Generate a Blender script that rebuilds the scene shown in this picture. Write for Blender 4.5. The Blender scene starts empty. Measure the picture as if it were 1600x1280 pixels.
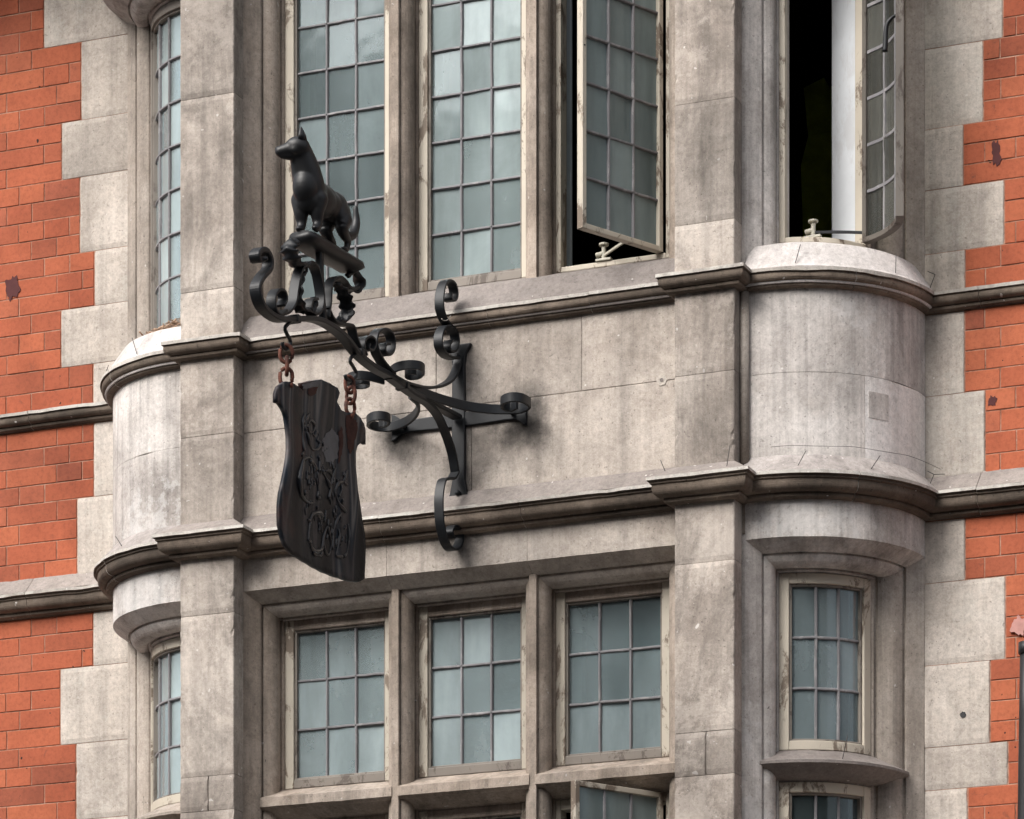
import bpy, bmesh, math, random
from mathutils import Vector, Matrix
random.seed(7)
R_ = math.radians
sc = bpy.context.scene
col = sc.collection

# ------------------------------------------------------------------ camera, sky, sun, exposure
cd = bpy.data.cameras.new('camera'); cam = bpy.data.objects.new('camera', cd); col.objects.link(cam)
cam.location = (5.64, -13.5, 1.6)
cam.rotation_euler = (R_(90), 0, R_(22.67))          # level camera, shifted up like a corrected architectural shot
cd.sensor_width = 36; cd.lens = 136.28
cd.shift_y = (2450 - 640) / 1600.0
cd.clip_start = 0.1; cd.clip_end = 2000
sc.camera = cam

SUN_EL, SUN_AZ = 44, -26                             # azimuth measured from the facade's outward normal, minus = from the left
world = bpy.data.worlds.new('World'); sc.world = world; world.use_nodes = True
wn = world.node_tree; wn.nodes.clear()
sky = wn.nodes.new('ShaderNodeTexSky'); sky.sky_type = 'NISHITA'; sky.sun_disc = False
sky.sun_elevation = R_(SUN_EL); sky.sun_rotation = R_(180 - SUN_AZ)
sky.air_density = 1.0; sky.dust_density = 6.0; sky.ozone_density = 0.6
hs = wn.nodes.new('ShaderNodeHueSaturation'); hs.inputs['Saturation'].default_value = 0.28
bg = wn.nodes.new('ShaderNodeBackground'); bg.inputs['Strength'].default_value = 0.15
wo = wn.nodes.new('ShaderNodeOutputWorld')
wn.links.new(sky.outputs[0], hs.inputs['Color']); wn.links.new(hs.outputs[0], bg.inputs['Color']); wn.links.new(bg.outputs[0], wo.inputs['Surface'])
sl = bpy.data.lights.new('sun', 'SUN'); sl.energy = 1.35; sl.angle = R_(34); sl.color = (1.0, .96, .91)
sun = bpy.data.objects.new('sun', sl); col.objects.link(sun)
sd = Vector((math.sin(R_(SUN_AZ)) * math.cos(R_(SUN_EL)), -math.cos(R_(SUN_AZ)) * math.cos(R_(SUN_EL)), math.sin(R_(SUN_EL))))
sun.rotation_euler = sd.to_track_quat('Z', 'Y').to_euler(); sun.location = (0, -10, 20)
vs = sc.view_settings; vs.view_transform = 'Standard'; vs.look = 'None'; vs.gamma = 1.0; vs.exposure = 0.82; vs.use_curve_mapping = False

# ------------------------------------------------------------------ material helpers
class NT:
    def __init__(s, name):
        s.m = bpy.data.materials.new(name); s.m.use_nodes = True; s.t = s.m.node_tree; s.t.nodes.clear()
        s.out = s.n('ShaderNodeOutputMaterial'); s.geo = s.n('ShaderNodeNewGeometry'); s.oi = s.n('ShaderNodeObjectInfo')
    def n(s, k, **kw):
        o = s.t.nodes.new(k)
        for a, v in kw.items(): setattr(o, a, v)
        return o
    def l(s, a, b): s.t.links.new(a, b)
    def pos(s, scale=(1, 1, 1), loc=(0, 0, 0), rot=(0, 0, 0)):
        mp = s.n('ShaderNodeMapping'); mp.inputs['Scale'].default_value = scale; mp.inputs['Location'].default_value = loc; mp.inputs['Rotation'].default_value = rot
        s.l(s.geo.outputs['Position'], mp.inputs['Vector']); return mp.outputs[0]
    def noise(s, scale, detail=5, rough=.6, vec=None, dist=0):
        o = s.n('ShaderNodeTexNoise'); o.inputs['Scale'].default_value = scale; o.inputs['Detail'].default_value = detail
        o.inputs['Roughness'].default_value = rough; o.inputs['Distortion'].default_value = dist
        s.l(vec if vec is not None else s.pos(), o.inputs['Vector']); return o.outputs['Fac']
    def ramp(s, fac, stops, interp='LINEAR'):
        o = s.n('ShaderNodeValToRGB'); e = o.color_ramp.elements; o.color_ramp.interpolation = interp
        while len(e) < len(stops): e.new(.5)
        for i, (p, c) in enumerate(stops):
            e[i].position = p; e[i].color = (c, c, c, 1) if not hasattr(c, '__len__') else (*c, 1)
        s.l(fac, o.inputs[0]); return o.outputs[0]
    def mix(s, fac, a, b, mode='MIX'):
        o = s.n('ShaderNodeMix', data_type='RGBA', blend_type=mode)
        for i, v in ((0, fac), (6, a), (7, b)):
            if hasattr(v, 'links') or hasattr(v, 'is_linked'): s.l(v, o.inputs[i])
            elif i == 0: o.inputs[0].default_value = v
            else: o.inputs[i].default_value = (*v, 1) if len(v) == 3 else v
        return o.outputs[2]
    def math(s, op, a, b=None):
        o = s.n('ShaderNodeMath', operation=op)
        for i, v in ((0, a), (1, b)):
            if v is None: continue
            if hasattr(v, 'is_linked'): s.l(v, o.inputs[i])
            else: o.inputs[i].default_value = v
        return o.outputs[0]
    def bump(s, h, strength=.3, dist=.004):
        o = s.n('ShaderNodeBump'); o.inputs['Strength'].default_value = strength; o.inputs['Distance'].default_value = dist
        s.l(h, o.inputs['Height']); return o.outputs[0]
    def hsv(s, c, v):
        o = s.n('ShaderNodeHueSaturation'); s.l(c, o.inputs['Color']); s.l(v, o.inputs['Value']); return o.outputs[0]
    def rnd(s, lo, hi):
        o = s.n('ShaderNodeMapRange'); s.l(s.oi.outputs['Random'], o.inputs[0]); o.inputs[3].default_value = lo; o.inputs[4].default_value = hi; return o.outputs[0]
    def finish(s, c, rough=.8, bump=None, spec=.3, metal=0):
        p = s.n('ShaderNodeBsdfPrincipled')
        if hasattr(c, 'is_linked'): s.l(c, p.inputs['Base Color'])
        else: p.inputs['Base Color'].default_value = (*c, 1)
        if hasattr(rough, 'is_linked'): s.l(rough, p.inputs['Roughness'])
        else: p.inputs['Roughness'].default_value = rough
        p.inputs['Specular IOR Level'].default_value = spec; p.inputs['Metallic'].default_value = metal
        if bump is not None: s.l(bump, p.inputs['Normal'])
        s.l(p.outputs[0], s.out.inputs['Surface']); return s.m

def stone(name, dark, mid, light, streak=.55, flake=0.0, seed=0, var=(.88, 1.08), spots=(), soot=0.0):
    t = NT(name)
    n1 = t.noise(1.7, 7, .62, t.pos(loc=(seed, seed * .7, 0)), .4)
    c = t.ramp(n1, [(.30, dark), (.50, mid), (.72, light)])
    n2 = t.noise(1.0, 4, .55, t.pos(scale=(15, 15, .9), loc=(seed, 0, 0)))
    c = t.mix(streak, c, t.ramp(n2, [(.30, .58), (.47, .96), (.60, 1.05), (.75, 1.22)]), 'MULTIPLY')
    n5 = t.noise(4.5, 6, .7, t.pos(loc=(seed * 2, 3, 1)), .8)
    c = t.mix(.6, c, t.ramp(n5, [(.28, (.66, .63, .60)), (.48, (1, 1, 1)), (.7, (1.10, 1.09, 1.07))]), 'MULTIPLY')
    n3 = t.noise(55, 5, .7)
    c = t.mix(1.0, c, t.ramp(n3, [(.25, .74), (.5, 1.0), (.78, 1.20)]), 'MULTIPLY')
    n7 = t.noise(1.0, 3, .6, t.pos(scale=(70, 70, 1.6), loc=(seed, 4, 0)))
    c = t.mix(streak * .55, c, t.ramp(n7, [(.34, .72), (.50, 1.0), (.62, 1.02), (.72, 1.25)]), 'MULTIPLY')
    n8 = t.noise(170, 3, .7)
    c = t.mix(.8, c, t.ramp(n8, [(.28, .80), (.5, 1.0), (.75, 1.15)]), 'MULTIPLY')
    ws = t.noise(42, 1, .5, t.pos(loc=(seed, 6, 8)))
    c = t.mix(t.math('MULTIPLY', t.ramp(ws, [(.765, 0.0), (.785, 1.0)]), .7), c, (.66, .63, .60))
    pit = t.noise(95, 2, .5, t.pos(loc=(5, seed, 2)))
    pm = t.ramp(pit, [(.67, 0.0), (.72, 1.0)])
    c = t.mix(t.math('MULTIPLY', pm, .5), c, tuple(x * .4 for x in dark))
    if soot:
        n6 = t.noise(2.6, 8, .72, t.pos(scale=(1, 1, .55), loc=(seed * 3, 1, 4)), 1.0)
        c = t.mix(t.math('MULTIPLY', t.ramp(n6, [(.47, 0.0), (.64, 1.0)]), soot), c, (.075, .066, .058))
    if flake:
        n4 = t.math('MULTIPLY', t.math('ADD', t.noise(16, 9, .8, t.pos(loc=(seed, 9, 3)), .1), t.noise(2.3, 3, .5, t.pos(loc=(seed, 2, 5)))), .53)
        c = t.mix(t.math('MULTIPLY', t.ramp(n4, [(.57, 0.0), (.61, 1.0)]), flake), c, tuple(min(.75, x * 1.35) for x in light))
    nz = t.noise(9, 6, .7)
    for (sx, sy, sz, r, a) in spots:                       # rust and soot smudges bled from the ironwork
        d = t.n('ShaderNodeVectorMath', operation='DISTANCE'); d.inputs[1].default_value = (sx, sy, sz)
        t.l(t.geo.outputs['Position'], d.inputs[0])
        k = t.math('ADD', t.math('DIVIDE', d.outputs['Value'], r * 1.45), t.math('MULTIPLY', t.math('SUBTRACT', nz, .5), 1.6))
        c = t.mix(t.math('MULTIPLY', t.ramp(k, [(.1, 1.0), (1.0, 0.0)]), a), c, (.035, .032, .030))
    c = t.hsv(c, t.rnd(*var))
    h = t.math('SUBTRACT', t.math('ADD', n3, t.math('MULTIPLY', n5, 2.0)), t.math('MULTIPLY', pm, .8))
    return t.finish(c, .86, t.bump(h, .42, .004), .25)

PLATE = (-.0055, -.48, 5.80)
M = {}
M['stone'] = stone('limestone', (.235, .198, .168), (.37, .322, .280), (.49, .44, .395), .7, 0, 0, (.9, 1.06), soot=.35)
M['quoin'] = stone('limestone_quoin', (.39, .344, .302), (.52, .465, .415), (.61, .558, .51), .55, .12, 11, (.84, 1.06), soot=.25)
M['panel'] = stone('limestone_panel', (.285, .245, .213), (.425, .376, .333), (.52, .468, .423), .6, .10, 4, (.84, 1.06),
    spots=[(.245, -.48, 5.79, .10, .95), (.22, -.48, 5.72, .10, .6), (-.02, -.48, 6.02, .09, .8), (-.255, -.48, 5.78, .09, .9), (.0, -.48, 5.58, .09, .6), (.0, -.48, 5.33, .08, .55), (-.02, -.48, 5.42, .09, .9), (.09, -.48, 5.73, .12, .5)], soot=.2)
M['pilaster'] = stone('limestone_pilaster', (.25, .214, .187), (.395, .347, .307), (.53, .478, .43), .65, .2, 8, (.74, 1.12), soot=.55)
M['curved'] = stone('limestone_bleached', (.35, .318, .298), (.52, .485, .46), (.66, .625, .60), .9, .25, 15, (.94, 1.06), soot=.35)
M['jamb'] = stone('limestone_brown', (.20, .163, .132), (.35, .292, .245), (.47, .405, .35), .8, .15, 21, (.88, 1.06), soot=.5)
M['sill_dark'] = stone('slate_grey_sill', (.155, .135, .127), (.205, .182, .17), (.27, .24, .225), .3, 0, 27, (.92, 1.06))
M['sill_white'] = stone('white_washed_sill', (.40, .37, .355), (.50, .47, .455), (.60, .57, .555), .5, 0, 33, (.97, 1.03))
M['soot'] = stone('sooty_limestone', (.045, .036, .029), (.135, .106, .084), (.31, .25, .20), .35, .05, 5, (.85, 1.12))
M['bleached'] = stone('bleached_limestone', (.62, .585, .56), (.72, .69, .67), (.80, .775, .755), .35, .1, 41, (.98, 1.02), soot=.06)
M['slope'] = stone('mauve_grey_weathering', (.19, .165, .152), (.255, .225, .208), (.32, .285, .262), .4, .15, 37, (.92, 1.06), soot=.2)
M['slope_pale'] = stone('pale_weathering', (.25, .225, .212), (.34, .31, .295), (.43, .40, .38), .6, .1, 39, (.95, 1.05), soot=.3)
M['fillet'] = stone('lit_weathered_fillet', (.30, .27, .24), (.44, .41, .375), (.58, .55, .51), .3, .3, 9, (.95, 1.05))  # paler weathered tone, with light caught by the fillet face painted in

def brick_mat():
    t = NT('red_brick')
    r = t.oi.outputs['Random']
    c = t.ramp(r, [(0, (.27, .080, .046)), (.08, (.315, .090, .048)), (.3, (.355, .096, .049)), (.6, (.385, .108, .054)), (.88, (.415, .124, .062)), (1, (.33, .098, .056))])
    n1 = t.noise(6, 6, .65)
    c = t.mix(.55, c, t.ramp(n1, [(.25, (.62, .60, .62)), (.5, (1, 1, 1)), (.75, (1.15, 1.18, 1.2))]), 'MULTIPLY')
    n2 = t.noise(60, 4, .7)
    c = t.mix(.9, c, t.ramp(n2, [(.25, .70), (.5, 1.0), (.8, 1.18)]), 'MULTIPLY')
    n9 = t.noise(22, 6, .75, t.pos(loc=(1, 8, 2)), .4)
    c = t.mix(t.math('MULTIPLY', t.ramp(n9, [(.60, 0.0), (.70, 1.0)]), .55), c, (.13, .055, .042))
    n3 = t.noise(38, 2, .5, t.pos(loc=(4, 4, 4)))
    pm = t.ramp(n3, [(.715, 0.0), (.74, 1.0)])
    c = t.mix(pm, c, (.03, .018, .016))
    n4 = t.noise(1.1, 4, .6, t.pos(loc=(2, 0, 7)))
    c = t.mix(.8, c, t.ramp(n4, [(.36, (.62, .60, .62)), (.52, (1, 1, 1))]), 'MULTIPLY')
    return t.finish(c, .85, t.bump(t.math('SUBTRACT', n2, pm), .3, .003), .2)
M['brick'] = brick_mat()
def mortar_mat():
    t = NT('lime_mortar')
    c = t.ramp(t.noise(7, 6, .8, dist=1), [(.34, (.10, .06, .045)), (.47, (.31, .155, .105)), (.66, (.46, .30, .225))])
    return t.finish(c, .95)
M['mortar'] = mortar_mat()
def paint(name, base, under, amount=.5, scale=9, rough=.55):
    t = NT(name)
    n = t.noise(scale, 8, .75, t.pos(scale=(1, 1, .45)), .5)
    c = t.mix(t.ramp(n, [(.52 - .0, 0.0), (.58, 1.0)]) if amount > 0 else 0.0, base, under) if amount >= 1 else t.mix(t.math('MULTIPLY', t.ramp(n, [(.53, 0.0), (.58, 1.0)]), amount), base, under)
    c = t.mix(.5, c, t.ramp(t.noise(2.2, 5, .6), [(.3, .62), (.6, 1.05)]), 'MULTIPLY')
    c = t.hsv(c, t.rnd(.85, 1.08))
    return t.finish(c, rough, t.bump(n, .4, .003))
M['cream'] = paint('peeling_cream_paint', (.52, .47, .39), (.16, .12, .09), .9, 10)
M['frame_dark'] = paint('grimy_frame_paint', (.215, .19, .165), (.09, .072, .06), .8, 12)
M['frame_black'] = paint('bare_rusty_frame', (.13, .115, .10), (.05, .035, .028), .9, 12)
M['lead'] = paint('lead_came', (.20, .195, .205), (.34, .33, .33), .6, 16, .6)
M['white_board'] = paint('white_board', (.82, .85, .88), (.45, .40, .37), .2, 3, .5)
M['dull_green_board'] = paint('dull_green_board', (.40, .47, .455), (.30, .35, .33), .25, 3, .5)
M['pale_green_board'] = paint('pale_green_board', (.66, .76, .74), (.45, .50, .48), .25, 3, .5)
M['grey_board'] = paint('grey_board', (.52, .58, .62), (.28, .33, .36), .3, 2, .5)
def flat(name, c, rough=.6, spec=.3, metal=0, var=.25, scale=14):
    t = NT(name)
    k = t.mix(var * 2, c, t.ramp(t.noise(scale, 5, .65), [(.3, .55), (.55, 1.0), (.8, 1.35)]), 'MULTIPLY')
    return t.finish(k, rough, t.bump(t.noise(scale * 6, 3, .6), .15, .002), spec, metal)
M['iron'] = flat('black_iron_paint', (.0085, .0100, .0125), .50, .35, 0, .35)
M['bronze'] = flat('dark_statue_paint', (.0070, .0075, .0090), .46, .4, 0, .3, 22)
def rust_mat():
    t = NT('rusty_chain')
    c = t.ramp(t.noise(30, 5, .7), [(.3, (.035, .022, .02)), (.5, (.115, .042, .028)), (.75, (.20, .082, .06))])
    return t.finish(c, .8, t.bump(t.noise(120, 3, .6), .5, .002))
M['rust'] = rust_mat()
def sign_mat():
    t = NT('weathered_sign_paint')
    s = t.noise(1.0, .5, .5, t.pos(scale=(1, 11, 1.1)))
    c = t.ramp(s, [(.32, (.004, .005, .007)), (.43, (.006, .009, .013)), (.48, (.050, .046, .048)), (.53, (.006, .009, .014)), (.58, (.010, .020, .032)), (.63, (.11, .108, .108)), (.68, (.010, .015, .022))])
    e = t.noise(3.2, 6, .65, t.pos(loc=(3, 1, 8)))
    c = t.mix(t.math('MULTIPLY', t.ramp(e, [(.55, 0.0), (.68, 1.0)]), .8), c, (.045, .018, .015))
    b = t.noise(40, 4, .7)
    return t.finish(c, .5, t.bump(t.math('ADD', t.math('MULTIPLY', s, 1.0), t.math('MULTIPLY', b, .8)), .35, .006), .2)
M['sign'] = sign_mat()
M['sign_letter'] = flat('sign_letter_paint', (.009, .011, .015), .30, .6, 0, .5, 40)
M['sign_patch'] = flat('pale_paint_patch', (.062, .070, .084), .5, .4, 0, .5, 16)
M['sign_rust'] = flat('red_rust_patch', (.052, .022, .018), .8, .2, 0, .45, 30)
M['ochre'] = flat('faded_pale_paint', (.36, .34, .31), .6, .3, 0, .3, 26)
M['room'] = flat('dark_room', (.030, .029, .028), .9, .1, 0, 0)  # near-black colour paints in the darkness of the unlit rooms
M['black'] = flat('black_pipe', (.018, .018, .020), .5, .4)
M['brass'] = flat('grimy_brass', (.42, .40, .33), .45, .5, 0, .35, 30)
M['hivis'] = flat('hi_vis_cloth', (.42, .50, .06), .8, .2)
M['pink'] = flat('pink_mortar', (.50, .27, .24), .9, .1, 0, .3)
M['plum'] = flat('plum_stain', (.085, .028, .028), .8, .2, 0, .3)
M['wire'] = flat('dark_wire', (.05, .045, .045), .6, .3)
M['twig'] = flat('dry_twigs', (.36, .25, .18), .9, .1, 0, .5, 40)
M['terrace'] = flat('dark_london_brick', (.11, .075, .06), .9, .1, 0, .3, 3)
M['asphalt'] = flat('asphalt', (.05, .05, .052), .9, .2, 0, .2)
M['paving'] = flat('paving_stone', (.13, .125, .12), .9, .2, 0, .2)
M['kerb'] = flat('kerb_granite', (.26, .255, .25), .85, .2, 0, .2)
def glass_mat(name, dust, dcol, tint):
    t = NT(name)
    tr = t.n('ShaderNodeBsdfTransparent'); tr.inputs[0].default_value = (*tint, 1)
    df = t.n('ShaderNodeBsdfDiffuse')
    n = t.noise(1.2, 4, .6, t.pos(scale=(6, 6, 1.2)))
    t.l(t.hsv(t.mix(1, dcol, t.ramp(n, [(.3, .75), (.6, 1.1)]), 'MULTIPLY'), t.rnd(.82, 1.16)), df.inputs[0])
    gl = t.n('ShaderNodeBsdfGlossy'); gl.inputs['Roughness'].default_value = .06; gl.inputs[0].default_value = (.9, .96, 1, 1)
    nb = t.bump(t.noise(5, 2, .5), .06, .02)
    t.l(nb, gl.inputs['Normal'])
    fr = t.n('ShaderNodeFresnel'); fr.inputs[0].default_value = 1.55; t.l(nb, fr.inputs['Normal'])
    m1 = t.n('ShaderNodeMixShader'); t.l(tr.outputs[0], m1.inputs[1]); t.l(df.outputs[0], m1.inputs[2])
    dn = t.math('ADD', t.math('MULTIPLY', t.math('SUBTRACT', t.noise(4, 6, .7, dist=.6), .5), .35), t.rnd(dust - .13, dust + .13))
    t.l(dn, m1.inputs[0])
    m2 = t.n('ShaderNodeMixShader'); t.l(m1.outputs[0], m2.inputs[1]); t.l(gl.outputs[0], m2.inputs[2])
    t.l(t.math('MULTIPLY', fr.outputs[0], .75), m2.inputs[0])
    t.l(m2.outputs[0], t.out.inputs['Surface']); return t.m
M['glass'] = glass_mat('dusty_window_glass', .52, (.41, .485, .49), (.84, .92, .92))
M['glass_slate'] = glass_mat('slate_window_glass', .50, (.25, .305, .315), (.80, .88, .88))
M['glass_dark'] = glass_mat('dark_window_glass', .40, (.12, .15, .155), (.74, .82, .82))
M['glass_low'] = glass_mat('bluish_dusty_glass', .48, (.38, .45, .465), (.84, .92, .93))
M['glass_mid'] = glass_mat('slate_dusty_glass', .45, (.28, .34, .355), (.82, .9, .91))
M['glass_clear'] = glass_mat('grimy_clear_glass', .22, (.20, .20, .18), (.80, .80, .76))
M['glass_film'] = glass_mat('obscured_window_glass', .80, (.20, .25, .252), (.7, .8, .8))
M['blind_upper'] = flat('grey_blind', (.46, .55, .56), .8, .2, 0, .2, 2)
M['blind_left'] = flat('slate_blind', (.20, .255, .275), .8, .2, 0, .25, 2)
M['blind'] = flat('pale_blind', (.66, .78, .81), .8, .2, 0, .15, 2)
M['blind_dim'] = flat('dim_grey_blind', (.50, .58, .61), .8, .2, 0, .15, 2)

# ------------------------------------------------------------------ mesh helpers
def tag(o, label=None, cat=None, group=None, kind=None):
    for k, v in (('label', label), ('category', cat), ('group', group), ('kind', kind)):
        if v: o[k] = v
    return o
def empty(name, loc, label=None, cat=None, group=None):
    o = bpy.data.objects.new(name, None); o.location = loc; o.empty_display_size = .1; col.objects.link(o)
    return tag(o, label, cat, group)
def under(o, parent):
    if parent is not None:
        o.parent = parent
        p, m = parent, Matrix()
        while p is not None:
            m = Matrix.Translation(p.location) @ (p.matrix_parent_inverse if p.parent else Matrix()).copy() if False else m
            p = p.parent
        o.matrix_parent_inverse = WM[parent.name].inverted() if parent.name in WM else Matrix()
    return o
WM = {}
def mk(name, v, f, mat, parent=None, smooth=False, mi=None, bevel=0, seg=2, recalc=True, loc=None):
    me = bpy.data.meshes.new(name); me.from_pydata([tuple(p) for p in v], [], f)
    mats = mat if isinstance(mat, (list, tuple)) else [mat]
    for m in mats: me.materials.append(m)
    if mi: me.polygons.foreach_set('material_index', mi)
    if recalc:
        bm = bmesh.new(); bm.from_mesh(me); bmesh.ops.recalc_face_normals(bm, faces=bm.faces); bm.to_mesh(me); bm.free()
    if smooth: me.polygons.foreach_set('use_smooth', [True] * len(me.polygons))
    o = bpy.data.objects.new(name, me); col.objects.link(o)
    if loc: o.location = loc
    under(o, parent)
    if bevel:
        b = o.modifiers.new('bevel', 'BEVEL'); b.width = bevel; b.segments = seg; b.limit_method = 'ANGLE'; b.angle_limit = R_(38)
    return o
def thing(name, loc, label, cat, group=None):
    o = empty(name, loc, label, cat, group); WM[o.name] = Matrix.Translation(Vector(loc)); return o
def boxvf(x0, x1, y0, y1, z0, z1):
    v = [(x, y, z) for z in (z0, z1) for y in (y0, y1) for x in (x0, x1)]
    return v, [(0, 2, 3, 1), (4, 5, 7, 6), (0, 1, 5, 4), (2, 6, 7, 3), (0, 4, 6, 2), (1, 3, 7, 5)]
def block(name, x0, x1, y0, y1, z0, z1, mat, parent, bevel=.004):
    v, f = boxvf(x0, x1, y0, y1, z0, z1); return mk(name, v, f, mat, parent, bevel=bevel)
def ashlar(name, x0, x1, y0, y1, z0, z1, mat, parent, b=.0025, chip=.010):
    """a squared stone whose front arrises are worn and chipped"""
    g = .014; ring = []
    ring = [(x0, y1, 0, 0), (x0, y0 + g, 0, 0), (x0, y0 + b, 1, 0), (x0 + b, y0, 1, 0), (x0 + g, y0, 0, 0), (x1 - g, y0, 0, 0), (x1 - b, y0, -1, 0), (x1, y0 + b, -1, 0), (x1, y0 + g, 0, 0), (x1, y1, 0, 0)]
    n = len(ring); m = max(2, int((z1 - z0) / .018)); v = []; f = []
    for i in range(m + 1):
        t = i / m; e = b if i in (0, m) else 0
        z = z0 + (z1 - z0) * (t if 0 < i < m else t)
        for (x, y, s, _) in ring:
            k = 0
            if s:
                q = Vector((x * 3, y, z)); k = max(0, mnoise.noise(q * 14) * .6 + mnoise.noise(q * 47) * .5 - .22) * chip
            yy = y + k + (e if y < y1 - .01 and y < y0 + g * .9 else 0)
            v.append((x + s * k, yy, z))
    for i in range(m):
        for k in range(n - 1): f.append((i * n + k, i * n + k + 1, i * n + n + k + 1, i * n + n + k))
        f.append((i * n + n - 1, i * n, i * n + n, i * n + 2 * n - 1))
    f += [tuple(range(n))[::-1], tuple(range(m * n, m * n + n))]
    return mk(name, v, f, mat, parent)
def prism(name, poly, z0, z1, mat, parent, bevel=.003, smooth=False):
    n = len(poly); v = [(x, y, z0) for x, y in poly] + [(x, y, z1) for x, y in poly]
    f = [tuple(range(n))[::-1], tuple(range(n, 2 * n))] + [(i, (i + 1) % n, n + (i + 1) % n, n + i) for i in range(n)]
    return mk(name, v, f, mat, parent, bevel=bevel)
from mathutils import noise as mnoise
def wear(p, amp):
    q = Vector(p); a = mnoise.noise(q * 21) * .55 + mnoise.noise(q * 60) * .45; b = mnoise.noise(q * 9 + Vector((7, 3, 1)))
    return a * amp + (max(0, b - .28) * -6 * amp)
def sweep(name, prof, stations, mats, parent, pm=None, bevel=0, rough=.0011):
    """prof: closed polygon of (offset, z); stations: (x, y, nx, ny) with n already mitre scaled; pm: material index per profile edge"""
    n = len(prof); v = []; f = []; mi = []; st = []
    for a, b in zip(stations[:-1], stations[1:]):
        m = max(1, int(math.hypot(b[0] - a[0], b[1] - a[1]) / .025)) if rough else 1
        st += [tuple(a[k] + (b[k] - a[k]) * i / m for k in range(4)) for i in range(m)]
    stations = st + [stations[-1]]; zm = sum(z for o, z in prof) / n
    for (x, y, nx, ny) in stations:
        for o, z in prof:
            p = (x + nx * o, y + ny * o, z)
            if rough and o > -.16:
                w_ = wear(p, rough); p = (p[0] + nx * w_ * .6, p[1] + ny * w_ * .6, z + w_ * (1 if z > zm else -.5))
            v.append(p)
    for s in range(len(stations) - 1):
        for i in range(n):
            f.append((s * n + i, s * n + (i + 1) % n, (s + 1) * n + (i + 1) % n, (s + 1) * n + i)); mi.append(pm[i] if pm else 0)
    f.append(tuple(range(n))[::-1]); f.append(tuple(range((len(stations) - 1) * n, len(stations) * n))); mi += [0, 0]
    o = mk(name, v, f, mats, parent, mi=mi, bevel=bevel)
    return o
def arcpts(p, q, bulge, n=6):
    """points from p to q on a circular-ish bulge (positive = to the left of p->q)"""
    (a, b), (c, d) = p, q; dx, dy = c - a, d - b; L = math.hypot(dx, dy); out = []
    for i in range(n + 1):
        t = i / n; h = bulge * 4 * t * (1 - t); out.append((a + dx * t - dy / L * h, b + dy * t + dx / L * h))
    return out
def catmull(pts, per=8):
    P = [Vector(p) for p in pts]; P = [P[0] * 2 - P[1]] + P + [P[-1] * 2 - P[-2]]; out = []
    for i in range(1, len(P) - 2):
        for k in range(per):
            t = k / per; a, b, c, d = P[i - 1], P[i], P[i + 1], P[i + 2]
            out.append(.5 * ((2 * b) + (c - a) * t + (2 * a - 5 * b + 4 * c - d) * t * t + (3 * b - a - 3 * c + d) * t ** 3))
    out.append(P[-2]); return out
def strapvf(path, wdir, w, t, per=8, taper=None):
    P = catmull(path, per); W = Vector(wdir).normalized(); v = []; f = []
    for i, p in enumerate(P):
        a = P[max(i - 1, 0)]; b = P[min(i + 1, len(P) - 1)]; T = (b - a).normalized(); N = T.cross(W).normalized()
        k = 1 if taper is None else taper(i / (len(P) - 1))
        hw, ht = w / 2 * k, t / 2; c = min(hw, ht) * .35
        for (x, y) in ((-hw + c, -ht), (hw - c, -ht), (hw, -ht + c), (hw, ht - c), (hw - c, ht), (-hw + c, ht), (-hw, ht - c), (-hw, -ht + c)):
            v.append(p + W * x + N * y)
    for i in range(len(P) - 1):
        for j in range(8): f.append((i * 8 + j, i * 8 + (j + 1) % 8, i * 8 + 8 + (j + 1) % 8, i * 8 + 8 + j))
    f.append(tuple(range(8))[::-1]); f.append(tuple(range(len(P) * 8 - 8, len(P) * 8))); return v, f
def strap(name, path, wdir, w, t, mat, parent, per=8, taper=None):
    v, f = strapvf(path, wdir, w, t, per, taper); o = mk(name, v, f, mat, parent); return o
def tubevf(path, r, sides=8, per=6, closed=False, raw=False):
    P = [Vector(p) for p in path] if raw else catmull(path, per); v = []; f = []; n = len(P)
    up = Vector((0.13, .21, .97))
    for i, p in enumerate(P):
        a = P[(i - 1) % n] if closed else P[max(i - 1, 0)]; b = P[(i + 1) % n] if closed else P[min(i + 1, n - 1)]
        T = (b - a).normalized(); A = T.cross(up)
        if A.length < .2: A = T.cross(Vector((1, 0, 0)))
        A.normalize(); B = T.cross(A); rr = r(i / (n - 1)) if callable(r) else r
        for k in range(sides):
            g = 2 * math.pi * k / sides; v.append(p + A * (math.cos(g) * rr) + B * (math.sin(g) * rr))
    for i in range(n if closed else n - 1):
        j = (i + 1) % n
        for k in range(sides): f.append((i * sides + k, i * sides + (k + 1) % sides, j * sides + (k + 1) % sides, j * sides + k))
    if not closed: f.append(tuple(range(sides))[::-1]); f.append(tuple(range(n * sides - sides, n * sides)))
    return v, f
def tube(name, path, r, mat, parent, sides=8, per=6, closed=False, raw=False):
    v, f = tubevf(path, r, sides, per, closed, raw); return mk(name, v, f, mat, parent, smooth=True)
def join(*vfs):
    V = []; F = []
    for v, f in vfs:
        k = len(V); V += [tuple(p) for p in v]; F += [tuple(i + k for i in q) for q in f]
    return V, F
def jit(a): return random.uniform(-a, a)

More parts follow.
